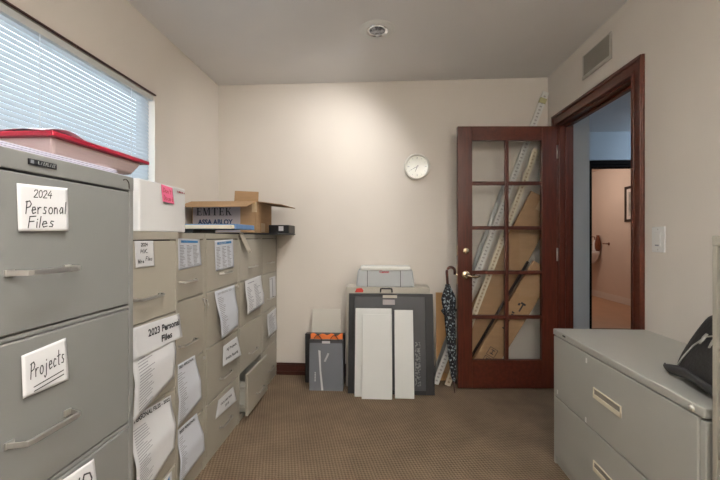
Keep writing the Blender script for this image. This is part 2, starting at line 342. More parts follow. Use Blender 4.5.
B(XL - .034, XL - .01, WY0 + .015, BY1, WZ0 + .004, WZ0 + .016).build('bottom_rail', 'rail_white', bl, bev=.003)
for y in (.55, 1.475, 2.045):
    MB().tube([(XL - .006, y, WZ0 + .01), (XL - .006, y, WZ1 - .03)], .0016, 6).build('ladder_cord', 'cord', bl)
# ------------------------------------------------------------------ doorway casing and hall
def casing(name, x0, x1, sgn, y0, y1, z1, m='mahog_h', w=.085):
    """stepped casing round a doorway on a wall of constant X; sgn = side it stands proud of"""
    b = MB()
    for a, e, d in ((0, w, .014), (.004, w * .3, .021), (w * .72, w - .002, .024)):
        X0, X1 = (x0 - d, x0) if sgn < 0 else (x0, x0 + d)
        b.box(X0, X1, y0 - e, y0 - a, 0, z1 + a).box(X0, X1, y1 + a, y1 + e, 0, z1 + a).box(X0, X1, y0 - e, y1 + e, z1 + a, z1 + e)
    return struct(b.build(name, m, bev=.002))
casing('trim_2', XR, XR, -1, DY0, DY1, DZ)
casing('trim_3', XH, XH, 1, DY0, DY1, DZ)
b = MB(); b.box(XR - .002, XH + .002, DY0 - .002, DY0 + .012, 0, DZ).box(XR - .002, XH + .002, DY1 - .012, DY1 + .002, 0, DZ).box(XR - .002, XH + .002, DY0, DY1, DZ - .012, DZ + .002)
b.box(XR + .04, XR + .075, DY0 + .012, DY0 + .024, 0, DZ - .012).box(XR + .04, XR + .075, DY1 - .024, DY1 - .012, 0, DZ - .012).box(XR + .04, XR + .075, DY0, DY1, DZ - .024, DZ - .012)
struct(b.build('trim_4', 'mahog', bev=.002))
# hall behind the right wall
struct(B(XH, 1.66, 3.1, 3.2, 0, H).build('wall_hall_near', 'hall'))
struct(B(1.56, 1.66, 3.2, 4.84, 0, H).build('wall_hall_left', 'hall'))
BX0, BX1, BZ = 2.612, 3.32, 2.045
b = MB(); b.box(1.56, BX0, 4.84, 4.94, 0, H).box(BX1, 4.6, 4.84, 4.94, 0, H).box(BX0, BX1, 4.84, 4.94, BZ, H)
struct(b.build('wall_hall_end', 'hall'))
struct(B(4.5, 4.6, YF, 4.84, 0, H).build('wall_hall_right', 'hall'))
struct(B(XH, 4.5, YF - .1, YF, 0, H).build('wall_hall_front', 'hall'))
b = MB(); b.box(BX0 - .045, BX0, 4.822, 4.95, 0, BZ).box(BX1, BX1 + .07, 4.822, 4.95, 0, BZ).box(BX0 - .045, BX1 + .07, 4.822, 4.95, BZ, BZ + .085).box(BX0 - .045, BX1 + .07, 4.81, 4.83, BZ + .03, BZ + .05)
struct(b.build('trim_5', 'black_wood', bev=.003))
struct(B(BX0 - .3, BX1 + .3, 4.80, 4.84, BZ + .085, BZ + .105).build('trim_6', 'hall', bev=.003))
# bathroom beyond
BF, BXR, BYB = 4.94, 4.25, 8.6
struct(B(2.0, BXR + .1, BF + .06, BYB + .1, -.1, 0).build('floor_bath', 'bath_floor', origin=(3, 6, 0)))
struct(B(2.0, BXR + .1, BF, BYB + .1, H, H + .1).build('ceiling_bath', 'bath', origin=(3, 6, H)))
struct(B(BXR, BXR + .1, BF, BYB + .1, 0, H).build('wall_bath_right', 'bath'))
struct(B(1.9, BXR, BYB, BYB + .1, 0, H).build('wall_bath_back', 'bath'))
struct(B(1.9, 2.0, BF, BYB, 0, H).build('wall_bath_left', 'bath'))
bboard('baseboard_bath_right', BXR, BXR, BF, BYB, -1, 0, 'white_trim', .12)
p = thing('picture_frame', (BXR, 6.48, 1.44), 'dark framed grey picture hanging on the peach bathroom wall', 'picture')
y0, y1, z0, z1 = 6.2, 6.787, 1.44, 2.05
MB().box(BXR - .03, BXR, y0, y0 + .045, z0, z1).box(BXR - .03, BXR, y1 - .045, y1, z0, z1).box(BXR - .03, BXR, y0, y1, z0, z0 + .045).box(BXR - .03, BXR, y0, y1, z1 - .045, z1).build('frame', 'frame_blk', p, bev=.004)
B(BXR - .018, BXR - .003, y0 + .04, y1 - .04, z0 + .04, z1 - .04).build('mat_board', 'white_trim', p)
B(BXR - .02, BXR - .018, y0 + .1, y1 - .1, z0 + .1, z1 - .1).build('artwork', 'art', p)
p = thing('wall_hook', (BXR, 7.276, 1.04), 'small bronze peg hook sticking out of the peach bathroom wall', 'hook')
MB().lathe([(.028, 0), (.03, .006), (.02, .014), (.012, .02)], (BXR, 7.276, 1.05), (-1, 0, 0)).build('rosette', 'brown_vase', p, smooth=True)
MB().tube([(BXR - .01, 7.276, 1.05), (BXR - .06, 7.276, 1.053), (BXR - .115, 7.276, 1.055)], [.012, .012, .01]).build('peg', 'brown_vase', p, smooth=True)
p = thing('wash_basin', (4.05, 7.7, .66), 'white wall-hung wash basin in the bathroom seen through the far doorway', 'basin')
b = MB(); out = []
for r, zz in ((.62, .66), (.86, .74), (1.0, .86), (1.0, .905), (.6, .905), (.5, .86), (.2, .82)):
    out.append((r, zz))
n = 24
vs = [(4.02 + .23 * r * (abs(math.cos(t)) ** .6) * (1 if math.cos(t) > 0 else -1), 7.70 + .25 * r * (abs(math.sin(t)) ** .6) * (1 if math.sin(t) > 0 else -1), zz) for r, zz in out for t in [2 * math.pi * k / n for k in range(n)]]
b.add(vs, [(i * n + k, i * n + (k + 1) % n, (i + 1) * n + (k + 1) % n, (i + 1) * n + k) for i in range(len(out) - 1) for k in range(n)] + [tuple(range(n)), tuple((len(out) - 1) * n + k for k in range(n))])
b.build('bowl', 'ceramic', p, smooth=True)
MB().tube([(4.21, 7.7, .9), (4.21, 7.7, 1.0), (4.17, 7.7, 1.03), (4.12, 7.7, 1.0)], .012).build('faucet', 'brass', p, smooth=True)
p = thing('soap_dispenser', (4.19, 7.64, .905), 'white soap bottle with bronze pump on the wash basin', 'soap bottle')
MB().lathe([(.035, 0), (.04, .02), (.04, .16), (.02, .2), (.014, .22)], (4.19, 7.64, .905)).build('bottle', 'ceramic', p, smooth=True)
MB().tube([(4.19, 7.64, 1.12), (4.19, 7.64, 1.18), (4.12, 7.64, 1.185)], .01).build('pump', 'brown_vase', p, smooth=True)
tag(MB().lathe([(.03, 0), (.05, .05), (.055, .14), (.04, .24), (.025, .29), (.03, .31)], (4.19, 7.53, .905)).build('vase', 'brown_vase', smooth=True), 'tall brown vase on the near edge of the white wash basin', 'vase')
# ------------------------------------------------------------------ French door
d = thing('door_1', (1.342, 2.975, 0), 'open dark red-brown french door with ten glass panes', 'door'); d['kind'] = 'structure'
FX, FY, HX, HY = .583, 2.922, 1.342, 2.962
T = frame((FX, FY, .012), (HX - FX, HY - FY, 0), (0, 0, 1))  # x to hinge, y into the wall behind
DW = math.hypot(HX - FX, HY - FY); DH = 2.018; th = .038
LS, RS, TR_, BR_ = .112, .112, .108, .215
b = MB(T); b.box(0, LS, 0, th, 0, DH).box(DW - RS, DW, 0, th, 0, DH)
b.build('stile', 'mahog', d, bev=.003)
b = MB(T); b.box(LS, DW - RS, .0005, th - .0005, 0, BR_).box(LS, DW - RS, .0005, th - .0005, DH - TR_, DH)
b.build('rail', 'mahog_h', d, bev=.002)
gx0, gx1, gz0, gz1 = LS, DW - RS, BR_, DH - TR_; mw = .028; gm = (gx0 + gx1) / 2; ph = (gz1 - gz0 - 4 * mw) / 5
b = MB(T); b.box(gm - mw / 2, gm + mw / 2, .004, th - .004, gz0, gz1)
b.build('muntin', 'mahog', d, bev=.004)
for k in range(1, 5):
    z = gz0 + k * ph + (k - 1) * mw
    MB(T).box(gx0, gm - mw / 2, .005, th - .005, z, z + mw).box(gm + mw / 2, gx1, .005, th - .005, z, z + mw).build('muntin', 'mahog_h', d, bev=.004)
for k in range(5):
    z = gz0 + k * (ph + mw)
    for xa, xb in ((gx0, gm - mw / 2), (gm + mw / 2, gx1)):
        MB(T).box(xa - .003, xb + .003, th / 2 - .002, th / 2 + .002, z - .003, z + ph + .003).build('glass_pane', 'glass', d)
for sy, e in ((0, -1), (th, 1)):
    h = MB(T).lathe([(.034, 0), (.034, .004), (.028, .01), (.014, .013)], (.062, sy, .872), (0, e, 0)).build('lever_handle', 'nickel', d, smooth=True)
    MB(T).tube([(.062, sy, .872), (.062, sy + e * .04, .872), (.072, sy + e * .046, .87), (.1, sy + e * .045, .862), (.135, sy + e * .044, .861), (.158, sy + e * .043, .868)], [.011, .010, .011, .009, .0085, .008]).build('lever', 'nickel', h, smooth=True)
    k = MB(T).lathe([(.026, 0), (.026, .006), (.021, .013), (.008, .014)], (.062, sy, 1.058), (0, e, 0)).build('deadbolt', 'nickel', d, smooth=True)
    MB(T).box(.054, .07, sy + (e * .024 if e < 0 else .012), sy + (e * .012 if e < 0 else .024), 1.054, 1.062).build('thumb_turn', 'nickel', k, bev=.002)
MB(T).box(-.0015, .001, .007, th - .007, .80, .95).box(-.0015, .001, .007, th - .007, 1.02, 1.1).build('latch_plate', 'nickel', d)
MB(T).lathe([(.009, 0), (.008, .01)], (0, th / 2, .872), (-1, 0, 0), 12).build('latch_bolt', 'nickel', d)
for z in (.25, .98, 1.77):
    MB(T).tube([(DW + .004, .001, z), (DW + .004, .001, z + .1)], .007, 10).build('hinge', 'chrome', d, smooth=True)
# ------------------------------------------------------------------ things on the walls and ceiling
p = thing('wall_clock', (.293, YB, 1.765), 'round white wall clock reading twenty to seven on the back wall', 'clock')
c = (.293, YB, 1.765)
MB().lathe([(.104, 0), (.109, .008), (.109, .026), (.1, .034), (.092, .03), (.09, .018)], c, (0, -1, 0), 40).build('rim', 'clockw', p, smooth=True)
MB().lathe([(.091, .012), (.091, .019)], c, (0, -1, 0), 40).build('face', 'clockf', p)
for k in range(12):
    a = k * math.pi / 6; r0 = .07 if k % 3 else .064
    dx, dz = math.sin(a), math.cos(a); px, pz = dz, -dx; w = .0016 if k % 3 else .003
    MB().prism([(c[0] + dx * r0 + px * w, YB - .0192, c[2] + dz * r0 + pz * w), (c[0] + dx * .08 + px * w, YB - .0192, c[2] + dz * .08 + pz * w), (c[0] + dx * .08 - px * w, YB - .0192, c[2] + dz * .08 - pz * w), (c[0] + dx * r0 - px * w, YB - .0192, c[2] + dz * r0 - pz * w)], (0, -.0006, 0)).build('hour_mark', 'ink_grey', p)
for a, L, w, nm in ((R(200), .045, .004, 'hour_hand'), (R(242), .066, .0026, 'minute_hand')):
    dx, dz = math.sin(a), math.cos(a); px, pz = dz, -dx
    MB().prism([(c[0] - dx * .012 + px * w, YB - .0205, c[2] - dz * .012 + pz * w), (c[0] + dx * L + px * w * .4, YB - .0205, c[2] + dz * L + pz * w * .4), (c[0] + dx * L - px * w * .4, YB - .0205, c[2] + dz * L - pz * w * .4), (c[0] - dx * .012 - px * w, YB - .0205, c[2] - dz * .012 - pz * w)], (0, -.001, 0)).build(nm, 'ink', p)
MB().lathe([(.006, 0), (.005, .006)], (c[0], YB - .019, c[2]), (0, -1, 0), 12).build('hub', 'ink', p)
MB().lathe([(.0915, .0265), (.0915, .0285)], c, (0, -1, 0), 40).build('glass_cover', 'glass', p)
p = thing('light_switch', (XR, 1.928, 1.1), 'white rocker light switch on the wall right of the doorway', 'light switch')
B(XR - .007, XR, 1.884, 1.971, 1.1, 1.226).build('plate', 'switchw', p, bev=.003)
B(XR - .011, XR - .006, 1.908, 1.947, 1.128, 1.2).build('rocker', 'switchw', p, bev=.002)
B(XR - .0125, XR - .0105, 1.916, 1.94, 1.131, 1.138).build('indicator', 'ink_grey', p)
for z in (1.113, 1.213): MB().lathe([(.004, 0), (.003, .002)], (XR - .007, 1.928, z), (-1, 0, 0), 10).build('screw', 'chrome', p)
p = thing('air_vent', (XR, 2.46, 2.24), 'beige louvred air vent high on the right wall above the doorway', 'vent')
y0, y1, z0, z1 = 2.305, 2.622, 2.238, 2.4
MB().box(XR - .008, XR, y0, y0 + .018, z0, z1).box(XR - .008, XR, y1 - .018, y1, z0, z1).box(XR - .012, XR, y0, y1, z0, z0 + .022).box(XR - .006, XR, y0, y1, z1 - .012, z1).build('frame', 'vent', p, bev=.002)
B(XR - .003, XR - .001, y0, y1, z0, z1).build('backing', 'vent_dark', p)
b = MB(); y = y0 + .024
while y < y1 - .022:
    b.prism([(XR - .003, y, z0 + .02), (XR - .012, y + .007, z0 + .02), (XR - .011, y + .0085, z0 + .02), (XR - .002, y + .0015, z0 + .02)], (0, 0, z1 - z0 - .03)); y += .0125
b.build('louvres', 'vent_dark', p)
def downlight(x, y, label, tilt):
    p = thing('ceiling_downlight', (x, y, H), label, 'downlight', 'recessed ceiling downlights')
    MB().lathe([(.112, 0), (.112, .003), (.1, .008), (.072, .009), (.068, .004), (.068, -.0), (.112, -.0)], (x, y, H), (0, 0, -1), 40).build('trim_ring', 'white_plastic', p, smooth=False)
    MB().lathe([(.07, .004), (.067, .009), (.057, .004), (.055, -.004)], (x, y, H - .002), (0, 0, -1), 40).build('reflector', 'steel_reflector', p)
    MB().lathe([(.058, -.001), (.05, .005), (.03, .009), (.0005, .0105)], (x, y, H - .002), (0, 0, -1), 28).build('lamp_bulb', 'lens', p, smooth=True)
    return p
downlight(-.03, 2.375, 'round recessed ceiling downlight in front of the back wall', (-.35, .5))
downlight(-.03, .55, 'added recessed fill downlight, unseen above the middle of the room', (0, 0))  # this downlight and the next are added to raise the fill
downlight(-.03, -.9, 'added recessed fill downlight, unseen near the front wall', (0, 0))
# ------------------------------------------------------------------ file cabinets on the left
def pull(root, x, y0, y1, z, m='chrome', dx=.03, hh=.0045, sag=.0):
    n = 14; b = MB(); pts = []
    for k in range(n + 1):
        a = k / n; e = min(a, 1 - a) / .1; e = min(1, e); s = math.sin(e * math.pi / 2) ** .8
        pts.append((x + .001 + dx * s, y0 + (y1 - y0) * a, z + sag * s))
    # flat strap section swept along the bowed path
    for (xx, yy, zz) in pts: b.v += [Vector((xx - .003, yy, zz - hh)), Vector((xx + .003, yy, zz - hh)), Vector((xx + .003, yy, zz + hh)), Vector((xx - .003, yy, zz + hh))]
    for i in range(n): b.f += [(4 * i + k, 4 * i + (k + 1) % 4, 4 * i + 4 + (k + 1) % 4, 4 * i + 4 + k) for k in range(4)]
    b.f += [(0, 1, 2, 3), (4 * n, 4 * n + 1, 4 * n + 2, 4 * n + 3)]
    b.box(x, x + .004, y0 - .002, y0 + .014, z - hh * 1.3, z + hh * 1.3).box(x, x + .004, y1 - .014, y1 + .002, z - hh * 1.3, z + hh * 1.3)
    return b.build('handle', m, root, bev=.0018)
def cabinet(x, y0, y1, depth, rows, top, lip, label, m, hz, gap=.0035, stile=.014, hw=.145, openrow=None, openby=.0, hy=0, m_h='chrome', base=.04, dxp=.022):
    """file cabinet facing +X, front at x; rows = list of (z0,z1) of drawer fronts"""
    p = thing('file_cabinet', (x - depth / 2, (y0 + y1) / 2, 0), label, 'file cabinet', 'upright four-drawer file cabinets')
    b = MB(); t = .02
    b.box(x - depth, x - .001, y0, y0 + stile, 0, top - .002).box(x - depth, x - .001, y1 - stile, y1, 0, top - .002)
    b.box(x - depth, x, y0, y1, lip, top).box(x - depth, x - .006, y0, y1, 0, base)
    b.box(x - depth, x - depth + .01, y0 + stile, y1 - stile, base, lip)
    for (za, zb) in list(zip([r[1] for r in rows[1:]], [r[0] for r in rows[:-1]])):
        if zb - za > gap * 1.5: b.box(x - t, x - .002, y0 + stile, y1 - stile, za + .0012, zb - .003)
    b.build('body', m, p, bev=.0025)
    b = MB(); b.box(x - depth + .012, x - .024, y0 + stile, y1 - stile, base + .001, lip - .001) if openrow is None else None
    if openrow is None: b.build('lining', 'inside', p)
    else:
        za = rows[openrow][1]
        B(x - depth + .012, x - .024, y0 + stile, y1 - stile, za + .002, lip - .001).build('lining', 'inside', p)
        B(x - depth + .012, x - depth + .02, y0 + stile, y1 - stile, base, za).build('lining', 'inside', p)
    for i, (za, zb) in enumerate(rows):
        o = openby if i == openrow else 0
        ya, yb = y0 + stile + gap * .8, y1 - stile - gap * .8
        dr = B(x - .018 + o, x + o, ya, yb, za, zb).build('drawer', m, p, bev=.003)
        yc = (y0 + y1) / 2 + hy
        pull(dr, x + o, yc - hw / 2, yc + hw / 2, hz[i], m_h, dxp)
        if i == openrow:
            MB().box(x - .3, x - .018 + o, ya + .012, ya + .018, za + .02, zb - .05).box(x - .3, x - .018 + o, yb - .018, yb - .012, za + .02, zb - .05).box(x - .3, x - .018 + o, ya + .012, yb - .012, za + .02, za + .026).build('drawer_box', 'pale_steel', dr)
            MB().box(x - .3, x - .018 + o, ya + .002, ya + .012, za + .05, za + .07).box(x - .3, x - .018 + o, ya + .002, ya + .012, zb - .10, zb - .08).build('slide', 'chrome', dr)
    return p
XN = -.614
cN = cabinet(XN, .36, .893, .72, [(1.012, 1.284), (.727, .999), (.441, .713), (.155, .427)], 1.322, 1.288,
             'tall grey file cabinet nearest on the left, with Personal Files and Projects notes', 'grey_steel', (1.115, .833, .547, .26), hw=.126, hy=.011, stile=.016, base=.145, dxp=.03)
q = B(XN, XN + .003, .614, .67, 1.3015, 1.3115).build('nameplate', 'black_plastic', cN, bev=.0008)
b = MB()
b.box(XN + .003, XN + .0036, .6165, .6225, 1.3035, 1.3095)
y = .631
for k, ch in enumerate((0, 1, 1, 1, 0, 1, 1, 0)):
    s = .0022
    b.prism([(XN + .003, y, 1.3035), (XN + .003, y + .0013, 1.3035), (XN + .003, y + .0013 + s * ch, 1.3095), (XN + .003, y + s * ch, 1.3095)], (.0006, 0, 0))
    b.box(XN + .003, XN + .0036, y + (s * ch if k % 2 else 0), y + .003, 1.3035 if k % 2 == 0 else 1.3085, 1.3045 if k % 2 == 0 else 1.3095); y += .0046
b.build('nameplate_lettering', 'chrome', q)
b = MB(); arc = [(XN + .0008, .862 + .012 * math.sin(a), 1.3 + .013 * math.cos(a)) for a in [R(-40 + 130 * k / 8) for k in range(9)]] + [(XN + .0008, .8745, 1.292)]
b.tube(arc, .0012, 6).build('lock_outline', 'dark_metal', cN)
ROWS = [(.892, 1.161), (.600, .886), (.308, .594), (.040, .302)]; HZ = (.972, .687, .388, .118)
cA = cabinet(-.79, .97, 1.408, .6, ROWS, 1.194, 1.166, 'beige file cabinet beside the tall grey one, under the white box', 'beige_steel', HZ, hy=.03)
cB = cabinet(-.9, 1.485, 1.853, .51, ROWS, 1.194, 1.166, 'narrow beige file cabinet with a blue-headed sheet, second beige one from the camera', 'beige_steel', HZ, hw=.14, hy=.01)
cC = cabinet(-.9, 1.858, 2.303, .51, ROWS, 1.194, 1.166, 'beige file cabinet with two small white signs on its lower drawers', 'beige_steel', HZ, hy=.015)
cD = cabinet(-.9, 2.306, 2.752, .51, ROWS, 1.194, 1.166, 'beige file cabinet with its bottom drawer pulled open', 'beige_steel', HZ, openrow=3, openby=.052, hy=.02)
cE = cabinet(-.9, 2.755, 3.155, .51, ROWS, 1.194, 1.166, 'beige file cabinet in the corner against the back wall', 'beige_steel', HZ)
# small thumb latches beside the drawers
def latch(c, x, y, z):
    MB().tube([(x + .004, y - .008, z + .022), (x + .010, y, z - .004), (x + .004, y + .003, z - .02)], .0028, 8).lathe([(.005, 0), (.0045, .008)], (x, y - .008, z + .022), (1, 0, 0), 10).build('latch', 'chrome', c, smooth=True)
latch(cB, -.9, 1.842, .84); latch(cC, -.9, 1.875, .83); latch(cA, -.79, 1.395, .82); latch(cD, -.9, 2.72, .83)
for c, y in ((cC, 2.29), (cB, 1.84)):
    MB().lathe([(.008, 0), (.007, .006)], (-.9, y, .868 if c is cC else .565), (1, 0, 0), 12).build('lock', 'chrome', c)
# ------------------------------------------------------------------ papers on the cabinets
NX = (1, 0, 0); G = 'papers stuck to the file drawers'
def S(x, tl, tr, br, bl, curl=None): return Sheet((x, *tl), (x, *tr), (x, *br), (x, *bl), NX, curl)
e = .0012
s = S(XN + e, (.593, 1.265), (.69, 1.269), (.691, 1.186), (.594, 1.184), lambda u, v: .004 * u * u + .002 * v)
s.hand('2024', .3, .27, .17, .66, wd=.0016); s.hand('Personal', .13, .63, .27, .95, wd=.0019, rise=.03); s.hand('Files', .16, .93, .24, .72, wd=.0019, rise=.03)
s.build('handwritten_note', 'paper', 'white note reading 2024 Personal Files on the top drawer of the grey cabinet', 'note', G)
s = S(XN + e, (.599, .973), (.692, .979), (.695, .897), (.602, .899), lambda u, v: .003 * (1 - u) + .003 * v * u)
s.hand('Projects', .14, .62, .36, .93, wd=.0019, rise=.08)
for v in (.76, .86):
    s.mb('ink').add([s.P(a, bb, .0012) for a, bb in ((.2, v + .06), (.88, v - .05), (.88, v - .025), (.2, v + .085))], [(0, 1, 2, 3)])
s.build('handwritten_note', 'paper', 'white note reading Projects, underlined twice, on the second grey drawer', 'note', G)
s = S(XN + e, (.655, .71), (.758, .705), (.77, .62), (.66, .62), lambda u, v: .003 * u)
s.hand('ID', .42, .72, .5, .84, wd=.0036, slant=.25)
s.build('handwritten_note', 'paper', 'white note cut off by the bottom edge, on the third grey drawer', 'note', G)
xa = -.79 + e
s = S(xa, (1.15, 1.162), (1.248, 1.162), (1.252, 1.074), (1.154, 1.076), lambda u, v: .002 * v)
s.hand('2024', .3, .2, .12, .66, wd=.0022); s.hand('H.K.', .25, .46, .15, .66, wd=.0024); s.hand('Wire', .1, .84, .15, .42, wd=.0022); s.hand('Files', .5, .76, .15, .9, wd=.0022)
s.build('handwritten_note', 'paper', 'small white handwritten note on the top drawer under the white box', 'note', G)
s = Sheet((xa, 1.12, .878), (xa, 1.362, .872), (xa, 1.33, .663), (xa, 1.105, .605), NX, lambda u, v: .001 + .027 * min(1, v / .55) ** 1.4)
s.lines(.12, .97, 24, ((.1, .45),), seed=3, ht=.3)
s.build('printed_sheet', 'paper', 'white list sheet hanging below the 2023 Personal Files sign', 'paper', G)
s = S(xa + .006, (1.12, .889), (1.4, .88), (1.402, .79), (1.12, .79), lambda u, v: .002 + .012 * v)
s.font('2023 Personal', .28, .2, .97, .46, 'ink', .03, .15); s.font('Files', .52, .58, .76, .82, 'ink', .03, .15)
s.build('handwritten_sign', 'paper', 'white sign reading 2023 Personal Files on the second drawer of the front beige cabinet', 'sign', G)
s = Sheet((xa, 1.12, .606), (xa, 1.355, .584), (xa, 1.333, .402), (xa, 1.12, .33), NX, lambda u, v: .001 + .027 * min(1, v / .55) ** 1.4)
s.font('PERSONAL FILES - 2022', .1, .02, .95, .085, 'ink', .03); s.lines(.14, .97, 26, ((.06, .4),), seed=5, ht=.3)
s.build('printed_sheet', 'paper', 'white list headed Personal Files 2022 on the third drawer of the front beige cabinet', 'paper', G)
s = S(xa, (1.25, .292), (1.36, .297), (1.37, .2), (1.255, .2))
s.mb('ink_blue').add([s.P(a, c_, .0012) for a, c_ in ((.45, .3), (.85, .08), (.85, .35), (.6, .6), (.35, .62))], [(0, 1, 2, 3, 4)]); s.lines(.65, .95, 4, ((.15, .8),))
s.build('printed_sheet', 'paper', 'white sheet with a blue emblem on the lowest drawer of the front beige cabinet', 'paper', G)
xb = -.9 + e
def blue_list(tl, tr, br, bl, label, seed):
    s = S(xb, tl, tr, br, bl, lambda u, v: .003 * v + .006 * max(0, u - .8) * (1 - v))
    s.quad(.12, .06, .9, .14, 'ink_blue'); s.font('PHONE LIST', .2, .075, .6, .125, 'paper', .02)
    s.lines(.2, .93, 15, ((.06, .3), (.36, .6), (.64, .9)), seed=seed, ht=.45)
    return s.build('printed_sheet', 'paper_blue', label, 'paper', G)
blue_list((1.6, 1.17), (1.793, 1.164), (1.81, 1.036), (1.6, 1.028), 'blue-headed list on the top drawer of the narrow beige cabinet', 11)
blue_list((1.962, 1.155), (2.206, 1.164), (2.218, .994), (1.968, .99), 'blue-headed list on the top drawer of the beige cabinet with two signs', 12)
s = S(xb, (1.58, .612), (1.749, .608), (1.76, .395), (1.545, .36), lambda u, v: .001 + .027 * min(1, v / .55) ** 1.4)
s.font('2021 PERSONAL', .15, .03, .9, .085, 'ink', .02); s.lines(.14, .95, 22, ((.06, .42),), seed=8, ht=.3)
s.build('printed_sheet', 'paper_blue', 'upper of two long white lists on the narrow beige cabinet', 'paper', G)
s = S(xb, (1.59, .325), (1.769, .32), (1.795, .125), (1.56, .11), lambda u, v: .001 + .027 * min(1, v / .55) ** 1.4)
s.font('2020 PERSONAL', .1, .05, .85, .11, 'ink', .02); s.lines(.16, .95, 20, ((.05, .3),), seed=9, ht=.3)
s.build('printed_sheet', 'paper_blue', 'lower of two long white lists on the narrow beige cabinet', 'paper', G)
s = S(xb, (1.962, .882), (2.234, .884), (2.205, .645), (1.975, .625), lambda u, v: .001 + .028 * min(1, v / .6) ** 1.4 + .006 * v ** 3)
s.font('2019 PERSONAL FILES', .12, .05, .8, .10, 'ink_grey', .02); s.lines(.14, .95, 22, ((.08, .42),), seed=21, ht=.35)
s.build('printed_sheet', 'paper_blue', 'large curling white list on the second drawer of the beige cabinet with two signs', 'paper', G)
s = S(xb, (2.07, .556), (2.27, .56), (2.285, .44), (2.01, .462), lambda u, v: .002 + .022 * v)
s.font('NJ Projects', .2, .22, .85, .4, 'ink', .03, .2); s.font('Invoice Records', .14, .62, .85, .78, 'ink', .03, .2)
s.build('handwritten_sign', 'paper', 'small white sign on the third drawer of the beige cabinet with two signs', 'sign', G)
s = S(xb, (2.0, .28), (2.205, .274), (2.235, .178), (1.965, .194), lambda u, v: .003 + .01 * u * v)
s.font('OLD JOBS FILES', .18, .32, .82, .48, 'ink', .03, .2); s.font('2018', .42, .6, .62, .75, 'ink', .02)
s.build('handwritten_sign', 'paper', 'small white sign on the bottom drawer of the beige cabinet with two signs', 'sign', G)
s = S(xb, (2.407, .888), (2.732, .893), (2.7, .69), (2.36, .675), lambda u, v: .001 + .028 * min(1, v / .7) ** 1.4 + .006 * v ** 3)
s.lines(.06, .14, 1, ((.15, .85),)); s.lines(.2, .95, 16, ((.08, .4), (.48, .85)), seed=31, ht=.45)
s.build('printed_sheet', 'paper', 'tilted white list curling off the cabinet with the open bottom drawer', 'paper', G)
s = S(xb, (2.93, .85), (3.1, .85), (3.115, .68), (2.95, .68), lambda u, v: .003)
s.quad(.4, .08, .5, .98, 'ink_grey'); s.lines(.02, .1, 1, ((.1, .9),))
s.build('printed_sheet', 'paper', 'small white folded slip on the second drawer of the corner cabinet', 'paper', G)
s = S(xb, (2.886, .568), (3.13, .578), (3.07, .41), (2.84, .405), lambda u, v: .001 + .025 * v ** 1.4)
s.lines(.1, .92, 14, ((.12, .85),), seed=41, ht=.45)
s.build('printed_sheet', 'paper', 'white list on the third drawer of the corner cabinet', 'paper', G)
# ------------------------------------------------------------------ on top of the cabinets
b = MB()
for k in range(5): b.box(-.84 + .004 * k, -.62 - .006 * (k % 2) - .002 * k, .44 + .006 * k, .86 - .01 * (k % 3), 1.322 + .0024 * k, 1.3242 + .0024 * k)
tag(b.build('paper_stack', 'lav'), 'thin stack of pale papers lying on the tall grey cabinet', 'papers')
zb = 1.3342
p = thing('storage_bin', (-.79, .82, zb), 'shallow milky plastic bin with a red lid on the tall grey cabinet', 'storage bin')
b = MB(); r0 = (-.94, -.645, .7, .93); r1 = (-.955, -.632, .682, .955)
b.add([(r0[0], r0[2], zb), (r0[1], r0[2], zb), (r0[1], r0[3], zb), (r0[0], r0[3], zb), (r1[0], r1[2], zb + .034), (r1[1], r1[2], zb + .034), (r1[1], r1[3], zb + .034), (r1[0], r1[3], zb + .034)],
      [(0, 3, 2, 1), (4, 5, 6, 7), (0, 1, 5, 4), (1, 2, 6, 5), (2, 3, 7, 6), (3, 0, 4, 7)])
b.build('tub', 'milky', p, bev=.008, seg=3)
MB().box(-.965, -.622, .672, .968, zb + .033, zb + .042).box(-.955, -.632, .682, .958, zb + .042, zb + .046).build('lid', 'red_plastic', p, bev=.004, seg=3)
MB().grid(lambda u, v: Vector((-.66 - .28 * u, .69 + .13 * v, zb + .049 + .012 * math.sin(3.1 * v) + .004 * math.sin(9 * u + 4 * v))), 14, 10).build('loose_wrapper', 'lav', smooth=True, solid=.001)
tag(bpy.data.objects['loose_wrapper'], 'pale loose wrapper lying on the red bin lid', 'wrapper')
p = thing('white_box', (-1.02, 1.42, 1.194), 'plain white box with a pink sticky note on the beige cabinets', 'box')
B(-1.2, -.852, 1.268, 1.577, 1.1945, 1.383).build('carton', 'white_card', p, bev=.006, seg=3)
s = Sheet((-.8505, 1.505, 1.372), (-.8505, 1.567, 1.369), (-.8505, 1.567, 1.362), (-.8505, 1.505, 1.364), NX); s.lines(0, 1, 1, ((.0, .14), (.18, .36), (.4, .55), (.6, .8), (.84, 1)), 'ink_red', .9)
for k, mb in s.ink.items(): mb.build('red_lettering', k, p)
s = Sheet((-.8505, 1.395, 1.379), (-.8505, 1.473, 1.374), (-.8505, 1.477, 1.308), (-.8505, 1.398, 1.312), NX, lambda u, v: .006 * v * v)
s.hand("Don't", .12, .42, .26, .85, 'ink_red', .0024); s.hand('Discard', .1, .86, .28, .92, 'ink_red', .0024)
s.build('sticky_note', 'pink', 'pink sticky note on the front of the plain white box', 'sticky note')
bx = thing('black_case', (-1.2, 2.25, 1.194), 'flat black case under the blue and cream carton on the cabinets', 'case')
MB().box(-1.37, -1.1, 2.12, 2.42, 1.1945, 1.223).build('case_body', 'black_plastic', bx, bev=.004)
MB().box(-1.1, -1.097, 2.2, 2.26, 1.203, 1.214).build('clasp', 'dark_metal', bx, bev=.001)
p = thing('flat_carton', (-1.1, 2.3, 1.2235), 'flat blue carton with a cream end in front of the large cardboard box', 'carton')
B(-1.37, -.86, 2.1, 2.45, 1.2235, 1.246).build('tray', 'cream', p, bev=.003)
